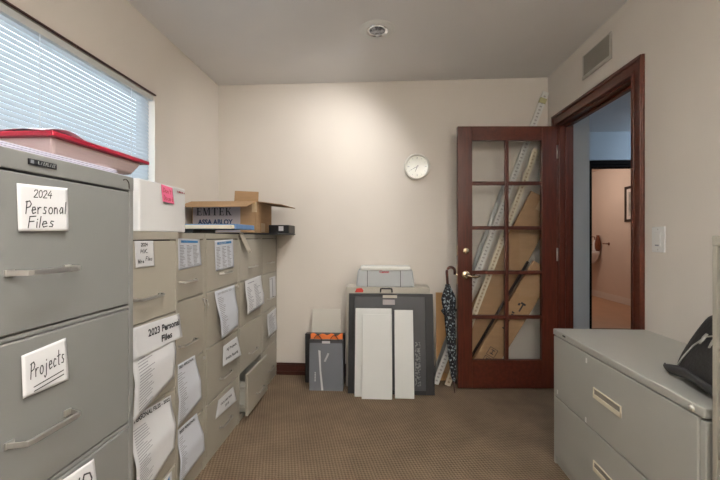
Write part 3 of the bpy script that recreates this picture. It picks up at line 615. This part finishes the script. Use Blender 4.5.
MB().box(-1.365, -.852, 2.135, 2.455, 1.2225, 1.2525).build('sleeve', 'blue_card', p, bev=.003)
# open cardboard box
zb = 1.205
tag(B(-1.36, -.735, 2.60, 3.14, 1.1945, 1.2045).build('shelf_board', 'black', bev=.002), 'thin dark board lying across the corner cabinets under the boxes', 'board')
p = thing('open_cardboard_box', (-1.13, 2.82, zb), 'large open cardboard box lettered EMTEK on the beige cabinets', 'cardboard box')
x0, x1, y0, y1, z1, t = -1.375, -.905, 2.63, 3.02, 1.43, .005
MB().box(x0, x1, y0, y0 + t, zb, z1).box(x0, x1, y1 - t, y1, zb, z1).box(x0, x0 + t, y0, y1, zb, z1).box(x1 - t, x1, y0, y1, zb, z1).box(x0, x1, y0, y1, zb, zb + t).build('carton', 'cardboard', p, bev=.001)
B(x0 + .01, x1 - .11, y0 - .0012, y0, zb + .004, z1 - .012).build('flap_shade_panel', 'shade_label_grey', p)  # shade under the flap, put into the colour as a grey panel
b = MB(); b.prism([(x0, y0, z1), (x1, y0, z1), (x1 + .008, y0 - .2, z1 - .055), (x0, y0 - .2, z1 - .055)], (0, 0, .004)); b.build('flap', 'cardboard', p)
b = MB(); b.prism([(x1, y0 + .02, z1), (x1, y1, z1), (x1 + .19, y1 + .03, z1 - .02), (x1 + .17, y0 + .06, z1 - .02)], (0, 0, .005)); b.build('flap', 'cardboard_in', p)
b = MB(); b.prism([(-1.22, y1, z1), (-1.02, y1, z1), (-1.02, y1 + .02, z1 + .12), (-1.22, y1 + .02, z1 + .13)], (0, .005, 0)); b.build('flap', 'cardboard', p)
MB().box(x1 - .025, x1 + .001, y0 - .0012, y0, zb + .15, z1).box(x1, x1 + .0012, y0, y0 + .03, zb + .15, z1).build('tape', 'tape', p)
B(x1, x1 + .0012, y0 + .12, y0 + .22, zb + .01, zb + .075).build('tape', 'tape', p)
def serif_word(mb, x, y, z, h, adv):
    # block capitals E M T E K with slab serifs, thick stems and thin arms
    def q(a, b_, c, d_): mb.box(x + a * h, x + c * h, y - .0006, y, z + b_ * h, z + d_ * h)
    def dg(a, b_, c, d_, w): mb.prism([(x + a * h, y, z + b_ * h), (x + (a + w) * h, y, z + b_ * h), (x + (c + w) * h, y, z + d_ * h), (x + c * h, y, z + d_ * h)], (0, -.0006, 0))
    def E():
        q(.1, 0, .27, 1); q(0, 0, .68, .07); q(0, .93, .66, 1); q(.27, .47, .52, .53); q(.62, 0, .68, .24); q(.6, .78, .66, 1); q(.47, .38, .52, .62)
    def Mm():
        q(0, 0, .26, .06); q(.1, 0, .16, 1); q(0, .94, .2, 1); dg(.38, 0, .08, 1, .16); dg(.4, 0, .72, 1, .07); q(.76, 0, .93, 1); q(.66, 0, 1.02, .06); q(.74, .94, 1.02, 1)
    def Tt():
        q(.3, 0, .48, 1); q(.0, .93, .78, 1); q(0, .74, .06, 1); q(.72, .74, .78, 1); q(.2, 0, .58, .06)
    def K():
        q(.1, 0, .27, 1); q(0, 0, .37, .06); q(0, .94, .37, 1); dg(.24, .45, .62, .95, .07); dg(.6, .02, .32, .55, .18); q(.5, 0, .88, .06); q(.5, .94, .8, 1)
    for f_, w in ((E, .86), (Mm, 1.2), (Tt, .95), (E, .86), (K, .95)):
        f_(); x += (w + adv) * h
b = MB(); serif_word(b, -1.338, y0 - .0012, 1.332, .055, .0); b.build('printed_lettering', 'ink', p)
sh = Sheet((x0, y0 - .0012, z1), (x1, y0 - .0012, z1), (x1, y0 - .0012, zb), (x0, y0 - .0012, zb), (0, -1, 0)); sh.font('ASSA ABLOY', .1, .56, .65, .74, 'ink_blue', .04)
for k, mb in sh.ink.items(): mb.build('printed_lettering', mat('navy_ink', (40, 62, 96), .7), p)
p = thing('file_box', (-.84, 3.0, 1.205), 'black file box with a white label at the corner end of the cabinets', 'file box')
B(-1.0 + .1, -.742, 2.93, 3.13, 1.2052, 1.272).build('case', 'black_plastic', p, bev=.003)
B(-.82, -.782, 2.9285, 2.93, 1.225, 1.262).build('label', 'paper', p)
B(-.742, -.736, 2.935, 3.125, 1.207, 1.27).build('end_cap', 'dark_metal', p, bev=.001)
p = thing('shelf_bracket', (-.83, 3.14, 1.08), 'beige wall bracket under the dark board beside the corner cabinet', 'bracket')
MB().prism([(-.885, 3.15, 1.19), (-.77, 3.15, 1.19), (-.77, 3.15, 1.17), (-.86, 3.15, 1.08), (-.885, 3.15, 1.08)], (0, -.02, 0)).build('gusset', 'beige_board', p, bev=.002)
B(-.89, -.75, 3.1, 3.165, 1.186, 1.194).build('arm', 'beige_board', p, bev=.001)
sw = MB().grid(lambda u, v: Vector((-.893 + .02 * v, 2.33 + .1 * v + .1 * (u - .5) * .7, 1.196 - .125 * v + .01 * math.sin(u * 3))), 6, 8).build('tape_strip', 'pale_tape', smooth=True, solid=.0008)
tag(sw, 'loose strip of pale tape hanging over a beige top drawer', 'tape')
# ------------------------------------------------------------------ lateral cabinet, tall cabinet, bag
XC = .895
p = thing('lateral_file_cabinet', (1.13, 1.555, 0), 'low wide pale grey lateral file cabinet by the right wall', 'file cabinet')
y0, y1 = 1.094, 2.017
b = MB(); b.box(XC + .004, XR - .004, y0, y0 + .02, 0, .66).box(XC + .004, XR - .004, y1 - .02, y1, 0, .66).box(XC + .012, XR - .004, y0, y1, 0, .045).box(XR - .02, XR - .004, y0, y1, 0, .66)
b.build('body', 'pale_steel', p, bev=.003)
B(XC, XR - .003, y0, y1, .668, .697).build('top', 'pale_steel', p, bev=.004, seg=3)
B(XC + .03, XR - .03, y0 + .021, y1 - .021, .046, .665).build('lining', 'inside', p)
for za, zb in ((.358, .664), (.05, .352)):
    dr = B(XC, XC + .02, y0 + .0225, y1 - .012, za, zb).build('drawer', 'pale_steel', p, bev=.003)
    zc = za + .16
    h = MB().box(XC - .004, XC + .002, 1.455, 1.64, zc - .022, zc - .004).box(XC - .004, XC + .002, 1.455, 1.64, zc + .017, zc + .022).box(XC - .004, XC + .002, 1.455, 1.461, zc - .02, zc + .02).box(XC - .004, XC + .002, 1.634, 1.64, zc - .02, zc + .02).build('recessed_pull', 'cream', dr, bev=.001)
    MB().box(XC - .0012, XC + .001, 1.461, 1.634, zc - .004, zc + .018).build('pull_recess', 'vent_dark', h)
for y, z in ((1.695, .634), (1.70, .372), (1.965, .385)): B(XC - .001, XC + .001, y - .005, y + .006, z - .011, z + .011).build('label_residue', 'white_plastic', p, label='small white sticker residue')
MB().lathe([(.011, 0), (.011, .004), (.007, .009)], (XC, 1.136, .681), (-1, 0, 0), 16).build('lock', 'chrome', p, smooth=True)
B(XC - .001, XC + .001, 1.885, 1.912, .682, .69).build('maker_badge', 'dark_metal', p)
cT = thing('file_cabinet', (1.13, .84, 0), 'tall beige file cabinet cut off by the right edge of the photo', 'file cabinet', 'upright four-drawer file cabinets')
y0, y1, t = .63, 1.072, .016
b = MB(); b.box(XC + .001, XR - .01, y0, y0 + t, 0, 1.17).box(XC + .001, XR - .01, y1 - t, y1, 0, 1.17).box(XC, XR - .01, y0, y1, 1.15, 1.178).box(XC + .01, XR - .01, y0, y1, 0, .04).box(XR - .03, XR - .01, y0, y1, 0, 1.17)
b.build('body', 'beige_steel', cT, bev=.003)
B(XC + .025, XR - .03, y0 + t, y1 - t, .041, 1.149).build('lining', 'inside', cT)
for za, zb in ((.876, 1.146), (.585, .871), (.295, .58), (.043, .29)):
    dr = B(XC, XC + .018, y0 + t + .003, y1 - t - .003, za, zb).build('drawer', 'beige_steel', cT, bev=.003)
    MB().tube([(XC, .78, za + .1), (XC - .032, .79, za + .1), (XC - .032, .91, za + .1), (XC, .92, za + .1)], .007, 8).build('handle', 'chrome', dr, smooth=True)
p = thing('black_bag', (1.12, 1.24, .697), 'black zipped nylon bag lying on the low pale grey cabinet', 'bag')
# slouching body: rounded sections stacked along Y, leaning towards the wall
prof = [(.992, .712), (.996, .735), (1.03, .79), (1.065, .842), (1.098, .886), (1.118, .902), (1.15, .91), (1.26, .906), (1.315, .88), (1.335, .8), (1.32, .715), (1.28, .7), (1.1, .7), (1.01, .7)]
cx, cz = 1.17, .8; b = MB(); n = len(prof); ys = [(1.10, .7), (1.105, .9), (1.125, 1.0), (1.2, 1.01), (1.3, 1.0), (1.375, .99), (1.405, .93), (1.412, .75)]
for yy, k in ys:
    for i, (x, z) in enumerate(prof):
        w = .004 * math.sin(i * 2.1 + yy * 40)
        b.v.append(Vector((cx + (x - cx) * k + w + .2 * (yy - 1.185), yy, max(.699, cz + (z - cz) * (.5 + .5 * k) + w))))
m_ = len(ys)
b.f += [(i * n + k, i * n + (k + 1) % n, (i + 1) * n + (k + 1) % n, (i + 1) * n + k) for i in range(m_ - 1) for k in range(n)] + [tuple(range(n)), tuple((m_ - 1) * n + k for k in range(n))]
b.build('bag_body', 'bag', p, smooth=True, sub=1)
def face(y, z, o=0): return Vector((.99 + .66 * (z - .735) - .85 * o + .2 * (y - 1.185), y, z + .53 * o))   # on the slanted side towards the room
b = MB(); pk = [face(1.13, .725), face(1.325, .722), face(1.335, .75), face(1.325, .8), face(1.29, .835), face(1.13, .84)]
b.prism(pk, Vector((-.85, 0, .53)) * .016); b.build('front_pocket', 'bag', p, bev=.007, seg=3, smooth=True)
MB().tube([face(1.345, .725, .008), face(1.347, .76, .008), face(1.338, .80, .008), face(1.312, .838, .008), face(1.26, .856, .008), face(1.16, .86, .008)], .003, 6).build('zipper', 'chrome', p, smooth=True)
for y_ in (1.308, 1.262):
    MB().tube([face(y_, .846, .012), face(y_ - .004, .834, .016), face(y_ - .006, .812, .016)], [.005, .0068, .0045], 8, .5).build('zip_pull', 'chrome', p, smooth=True)
MB().tube([(1.01, 1.395, .722), (1.0, 1.375, .712), (.99, 1.335, .722), (.982, 1.29, .732), (.972, 1.24, .736), (.962, 1.18, .73), (.96, 1.12, .722), (1.0, 1.098, .72)], [.008, .018, .024, .026, .027, .027, .026, .02], 10, .3, (.8, 0, .6)).build('strap', 'strap', p, smooth=True)
# ------------------------------------------------------------------ things leaning on the back wall
def leaner(name, x0, x1, yb, yt, z, th, m, parent=None, bev=.003, **k):
    """a board standing on the floor at front y=yb, its front top at y=yt,z; returns frame: x across, z up the board, y into the board"""
    T = frame((x0, yb, 0), (1, 0, 0), (0, yt - yb, z)); L = math.hypot(yt - yb, z)
    # lift so that its back lower edge stays above the floor
    dip = th * (yt - yb) / L
    T = Matrix.Translation((0, 0, dip)) @ T if dip > 0 else T
    return T, L, x1 - x0
p = thing('tall_carton', (.045, 3.03, 0), 'beige flat carton with a carrying handle behind the charcoal panel', 'carton')
B(-.283, .372, 2.935, 3.13, 0, .782).build('carton', 'beige_board', p, bev=.004)
MB().tube([(-.012, 2.934, .745), (-.01, 2.922, .772), (.004, 2.918, .775), (.062, 2.918, .775), (.076, 2.922, .772), (.078, 2.934, .745)], .006, 8).build('handle', 'black_plastic', p, smooth=True)
b = MB(); b.prism([(-.215, 2.934, .742), (-.15, 2.934, .742), (-.145, 2.934, .757), (-.16, 2.934, .775), (-.2, 2.934, .772), (-.205, 2.934, .758)], (0, -.003, 0)); b.build('red_tag', 'red_tag', p)
p = thing('printer', (.025, 3.03, .782), 'pale grey printer with a white top on the beige carton', 'printer')
MB().prism([(-.205, 2.95, .7825), (.255, 2.95, .7825), (.24, 2.95, .915), (-.19, 2.95, .915)], (0, .18, 0)).build('body', 'printer', p, bev=.01, seg=3)
MB().box(-.172, .224, 2.945, 3.13, .913, .944).build('lid', 'white_plastic', p, bev=.008, seg=3)
MB().box(-.118, -.113, 2.9485, 2.951, .785, .912).box(.142, .147, 2.9485, 2.951, .785, .912).build('panel_seam', 'slate', p)
s = Sheet((-.02, 2.949, .913), (.055, 2.949, .913), (.055, 2.949, .892), (-.02, 2.949, .892), (0, -1, 0)); s.font('Canon', 0, 0, 1, 1, 'ink_red', .04)
for k, mb in s.ink.items(): mb.build('red_lettering', k, p)
T, L, w = leaner('x', -.256, .39, 2.793, 2.897, .735, .03, None)
p = thing('framed_panel', (.067, 2.81, 0), 'large charcoal framed panel leaning on the beige carton', 'panel')
b = MB(T); fl, ft, fr_ = .042, .022, .062
b.box(0, fl, 0, .03, 0, L).box(w - fr_, w, 0, .03, 0, L).box(fl, w - fr_, 0, .03, L - ft, L).box(fl, w - fr_, 0, .03, 0, .03).build('frame', 'slate_dark', p, bev=.002)
MB(T).box(fl, w - fr_, .008, .026, .03, L - ft).build('inner_panel', 'slate', p)
MB(T).box(.505, .545, .0065, .008, .06, .38).build('stencil_lettering', 'slate_pat', p)
MB(T).box(.262, .372, -.004, .002, L - .034, L - .012).build('clip', 'beige_board', p, bev=.001)
MB(T).box(.262, .355, .0055, .008, L - .085, L - .046).build('label', 'shade_label_grey', p)
G2 = 'white boards leaning on the charcoal panel'
for x0, x1, yb, yt, z, lab in ((-.202, .073, 2.742, 2.853, .63, 'widest white board, behind the front one'), (-.147, .074, 2.704, 2.822, .59, 'front white board, overlapping the widest one'), (.094, .234, 2.728, 2.85, .62, 'narrow white board on the right of the three')):
    T, L, w = leaner('x', x0, x1, yb, yt, z, .015, None)
    tag(MB(T).box(0, w, 0, .015, 0, L).build('white_board', 'white_board', bev=.002), lab, 'board', G2)
# left group
T, L, w = leaner('x', -.585, -.345, 3.06, 3.115, .57, .014, None)
tag(MB(T).box(0, w, 0, .014, 0, L).build('beige_board', 'pale_board', bev=.002), 'pale beige board leaning on the back wall behind the gift bag', 'board')
p = thing('black_box', (-.46, 3.0, 0), 'slim black box standing behind the grey gift bag', 'box')
B(-.62, -.3, 2.985, 3.04, 0, .385).build('case', 'black', p, bev=.006)
B(-.62, -.3, 2.983, 3.042, .385, .395).build('lid', 'black_plastic', p, bev=.003)
p = thing('gift_bag', (-.43, 2.88, 0), 'grey paper gift bag with orange top and black cord handles', 'bag')
MB().add([(-.558, 2.838, 0), (-.298, 2.838, 0), (-.298, 2.93, 0), (-.558, 2.93, 0), (-.56, 2.868, .383), (-.302, 2.868, .383), (-.302, 2.905, .383), (-.56, 2.905, .383)],
         [(0, 3, 2, 1), (4, 5, 6, 7), (0, 1, 5, 4), (1, 2, 6, 5), (2, 3, 7, 6), (3, 0, 4, 7)]).build('bag_body', 'grey_bag', p, bev=.002)
def gy(z): return 2.838 + .03 * z / .383
B(-.56, -.302, gy(.383) - .002, gy(.383) + .0, .345, .384).build('top_band', 'slate', p)
MB().grid(lambda u, v: Vector((-.555 + .25 * u, 2.886 + .012 * math.sin(u * 14) * v, .37 + v * (.05 + .008 * math.sin(u * 21)))), 24, 4).build('tissue', 'orange', p, smooth=True, solid=.002)
for xc in (-.5, -.37):
    MB().tube([(xc - .03 + .06 * k / 10 * 1.1, gy(.385) - .003, .385 + .032 * math.sin(math.pi * k / 10) - (.012 if k in (0, 10) else 0)) for k in range(11)], .0032, 6).build('cord_handle', 'black_plastic', p, smooth=True)
B(-.462, -.40, gy(.362) - .004, gy(.362) - .002, .355, .373).build('label', 'paper', p)
b = MB(); b.prism([(-.49, gy(.3) - .0025, .305), (-.473, gy(.3) - .0025, .3), (-.466, gy(.15) - .0025, .15), (-.447, gy(0) - .0025, .005), (-.463, gy(0) - .0025, .005), (-.478, gy(.15) - .0025, .15)], (0, -.0008, 0)); b.build('white_swoosh', 'paper', p)
b = MB()
for k in range(6): z = .07 + .012 * k; b.box(-.516, -.508, gy(z) - .0022, gy(z) - .001, z, z + .008)
for k in range(7): z = .22 + .009 * k; b.box(-.445 + .004 * k, -.43 + .004 * k, gy(z) - .0022, gy(z) - .001, z, z + .006)
b.build('printed_lettering', 'paper', p)
# right group behind the door
def strip(name, a, c, w, th, m, label, cat, group=None, lip=.006):
    a = Vector(a); c = Vector(c); L = (c - a).length; T = frame(a, (1, 0, 0), c - a); b = MB(); 
    b.box(-w / 2, w / 2, 0, .002, 0, L).box(-w / 2, -w / 2 + .002, 0, th, 0, L).box(w / 2 - .002, w / 2, 0, th, 0, L)
    o = MB(); o.v = b.v; o.f = b.f; ob = o.build(name, m, origin=(0, 0, 0)); W[ob] = a; ob.location = a; ob.rotation_euler = T.to_euler()
    if lip:
        q = MB(); q.box(-w * .18, w * .18, -.0008, .0, .02, L - .02); oo = q.build('slots', M['rail'] if m != 'rail2' else M['rail2'], origin=(0, 0, 0)); oo.parent = ob
        ob.data.materials[0] = M['white_plastic'] if m == 'rail' else M['cream']
    return tag(ob, label, cat, group)
strip('shelf_track', (.425, 3.012, .004), (1.338, 3.135, 2.36), .05, .015, 'rail', 'long white slotted shelf track leaning into the corner, reaching above the door', 'shelf track', 'shelf tracks behind the door')
strip('shelf_track', (.515, 2.985, .004), (1.235, 3.07, 1.88), .046, .012, 'rail2', 'shorter cream slotted shelf track leaning behind the door', 'shelf track', 'shelf tracks behind the door')
strip('steel_strip', (.402, 3.07, .004), (1.0, 3.135, 1.6), .03, .01, 'rail3', 'bare grey steel strip lying behind the long white shelf track', 'strip', None, 0)
tp = MB(frame((1.307, 3.131, 2.28), (1, 0, 0), (.913, .123, 2.356))).box(-.027, .027, -.003, .018, -.015, .03).build('tape_wrap', mat('olive_tape', (164, 160, 118), .5), bpy.data.objects['shelf_track'])
# tape was modelled in world space: give it the track's inverse
trk = bpy.data.objects['shelf_track']; tp.matrix_parent_inverse = (Matrix.Translation(trk.location) @ trk.rotation_euler.to_matrix().to_4x4()).inverted() @ Matrix.Translation(W[trk])
def long_carton(name, P0, ang, w, L, y0, lean, th, label):
    """long carton standing on its lower edge, tilted by ang from the horizontal in the wall plane"""
    ex = (math.sin(ang), 0, -math.cos(ang)); ez = (math.cos(ang), lean, math.sin(ang))
    T = frame(P0, ex, ez); p = thing(name, (P0[0], P0[1], 0), label, 'carton', 'long cardboard cartons behind the door')
    MB(T).box(0, w, 0, th, 0, L).build('carton', 'cardboard', p, bev=.004)
    MB(T).box(-.001, w + .001, .004, th - .004, L, L + .003).build('end_flap', 'cardboard_in', p)
    return p, T
pa, T = long_carton('long_carton', (.456, 3.045, .108), R(62.8), .232, 1.613, 0, .012, .036, 'taller long brown carton leaning behind the door, its top near the upper panes')
MB(T).box(.09, .14, -.001, 0, 1.5, 1.6).build('tape', 'tape', pa)
pb, T = long_carton('long_carton', (.653, 2.999, .098), R(58.9), .187, 1.04, 0, .012, .036, 'shorter long brown carton with printed black marks, in front of the taller one')
b = MB(T); b.box(.085, .125, -.001, 0, .70, .715).box(.1, .112, -.001, 0, .64, .71).box(.07, .085, -.001, 0, .68, .70)
for k in range(9): b.box(.06 + .006 * (k % 2), .082, -.001, 0, .46 + .018 * k, .472 + .018 * k)
b.build('printed_lettering', 'ink', pb)
b = MB(T)
def outl(x0, x1, z0, z1, t=.004): b.box(x0, x1, -.001, 0, z0, z0 + t).box(x0, x1, -.001, 0, z1 - t, z1).box(x0, x0 + t, -.001, 0, z0, z1).box(x1 - t, x1, -.001, 0, z0, z1)
outl(.06, .13, .14, .21); outl(.06, .13, .22, .29); outl(.14, .2, .16, .23)
b.box(.09, .1, -.001, 0, .155, .19).box(.075, .115, -.001, 0, .19, .197).box(.08, .11, -.001, 0, .24, .247).box(.092, .098, -.001, 0, .24, .275).box(.08, .11, -.001, 0, .27, .277).box(.155, .185, -.001, 0, .19, .196)
b.build('handling_symbols', 'ink', pb)
tag(MB().tube([(.585, 3.018, .012), (1.15, 3.026, .982)], .0105, 10).build('gap_shade_rod', 'gap_shade', smooth=True), 'thin dark rod standing in for the shaded gap between the two long cartons', 'pole')  # dark tube drawn where shade fills the gap between the cartons
T, L, w = leaner('x', .447, .57, 3.10, 3.14, .715, .008, None)
tag(MB(T).box(0, w, 0, .008, 0, L).build('tan_board', 'brownboard', bev=.001), 'tan fibreboard panel leaning on the back wall behind the umbrella', 'board')
# umbrella
p = thing('umbrella', (.549, 2.862, 0), 'folded black and white patterned umbrella leaning beside the door edge', 'umbrella')
A = Vector((.548, 2.86, .0)); Cc = Vector((.497, 2.905, .9)); ax = (Cc - A)
def on(k): return A + ax * k
hp = [on(.8), on(.93), on(1.0)] + [on(1.0) + Vector((.03 - .03 * math.cos(t), 0, .033 * math.sin(t) + .012)) for t in [math.pi * k / 10 for k in range(11)]] + [on(1.0) + Vector((.06, 0, -.012))]
MB().tube(hp, .0105, 10).build('crook_handle', 'umb_h', p, smooth=True)
Lx = ax.length; pr = [(.007, .085), (.014, .1), (.02, .14), (.026, .25), (.031, .4), (.033, .5), (.036, .6), (.048, .68), (.05, .72), (.038, .76), (.022, .8), (.014, .83)]
MB().lathe([(r, h * .985) for r, h in pr], A, ax, 40, lambda t, h: 1 + .16 * math.cos(8 * t + h * 5) * (1 if .1 < h < .82 else .2)).build('canopy', 'umb', p, smooth=True)
for k in range(4):
    a = k * 1.6 + .3; c_ = on(.74); d_ = Vector((math.cos(a), math.sin(a) * .8, -.3))
    MB().prism([c_ + d_ * .03, c_ + d_ * .068 + Vector((0, 0, -.03)), c_ + d_ * .03 + Vector((0, 0, -.09))], Vector((-.004 * math.sin(a), .004 * math.cos(a), 0))).build('canopy_fold', 'umb', p)
MB().tube([on(.0), on(.03), on(.1)], [.004, .006, .007], 8).build('ferrule', 'umb_h', p, smooth=True)
MB().tube([on(.62) + Vector((.036 * math.cos(t), .036 * math.sin(t), 0)) for t in [2 * math.pi * k / 16 for k in range(17)]], .004, 6).build('tie_strap', 'black', p)
# ------------------------------------------------------------------ light
def spot(name, loc, tgt, e, col, size=150, blend=1.0, r=.05):
    l = bpy.data.lights.new(name, 'SPOT'); l.energy = e; l.color = col; l.spot_size = R(size); l.spot_blend = blend; l.shadow_soft_size = r
    o = bpy.data.objects.new(name, l); COL.objects.link(o); o.location = loc
    o.rotation_euler = (Vector(tgt) - Vector(loc)).to_track_quat('-Z', 'Y').to_euler(); return o
def point(name, loc, e, col, r=.1):
    l = bpy.data.lights.new(name, 'POINT'); l.energy = e; l.color = col; l.shadow_soft_size = r
    o = bpy.data.objects.new(name, l); COL.objects.link(o); o.location = loc; return o
WARM = (1, .982, .955)
spot('downlight_lamp', (-.03, 2.375, H - .035), (-.75, 3.165, 1.35), 46, WARM, 118, 1)
spot('downlight_lamp', (-.03, .55, H - .035), (-.03, .55, 0), 60, WARM, 165, 1, .07)  # added fill from an unseen downlight, as is the one below
spot('downlight_lamp', (-.03, -.9, H - .035), (-.03, -.9, 0), 50, WARM, 165, 1, .07)
# glass globe light added as unseen fill in the front half of the room
p = thing('added_pendant', (0, -.3, H), 'white glass globe pendant added for fill light, unseen behind the camera', 'pendant light')
MB().lathe([(.06, 0), (.06, .012), (.02, .025)], (0, -.3, H), (0, 0, -1), 24).build('canopy', 'white_plastic', p, smooth=True)
MB().tube([(0, -.3, H - .02), (0, -.3, 2.2)], .004, 8).build('cord', 'cord', p)
MB().lathe([(.03, .15), (.09, .1), (.1, .0), (.09, -.1), (.06, -.13)], (0, -.3, 2.08), (0, 0, 1), 32).build('globe_shade', 'globe', p, smooth=True)
point('added_pendant_fill', (0, -.3, 2.08), 70, WARM, .06)
p = thing('added_torchiere', (1.0, -1.1, 0), 'black torchiere added for fill light, unseen in the front right corner behind the camera', 'floor lamp')  # uplight added out of view to brighten the ceiling by bounce
MB().lathe([(.14, 0), (.14, .015), (.03, .03), (.014, .05)], (1.0, -1.1, 0)).build('base', 'black_plastic', p, smooth=True)
MB().tube([(1.0, -1.1, .04), (1.0, -1.1, 1.72)], .012).build('pole', 'black_plastic', p, smooth=True)
MB().lathe([(.02, 0), (.08, .03), (.15, .1), (.146, .1), (.078, .036), (.018, .006)], (1.0, -1.1, 1.7)).build('bowl_shade', 'black_plastic', p, smooth=True)
spot('added_torchiere_fill', (1.0, -1.1, 1.8), (1.0, -1.1, 3), 300, WARM, 150, .6, .06)
point('hall_fill', (3.5, 4.1, 2.3), 12, (.6, .78, 1), .12)  # bluish point light added in place of hall daylight, no fixture
point('hall_fill', (2.6, 1.6, 2.2), 8, (.86, .93, 1), .12)  # second point light added to fill the hall, no fixture
point('bath_fill', (3.2, 6.9, 2.2), 17, (1, .9, .8), .12)  # warm point light added to fill the bathroom, no fixture
w = bpy.data.worlds.new('sky'); SC.world = w; w.use_nodes = True
bg = w.node_tree.nodes['Background']; bg.inputs['Color'].default_value = (.76, .88, 1, 1); bg.inputs['Strength'].default_value = 3.3
SC.view_settings.view_transform = 'Standard'; SC.view_settings.look = 'None'; SC.view_settings.gamma = 1; SC.view_settings.exposure = .13
SC.view_settings.use_curve_mapping = False
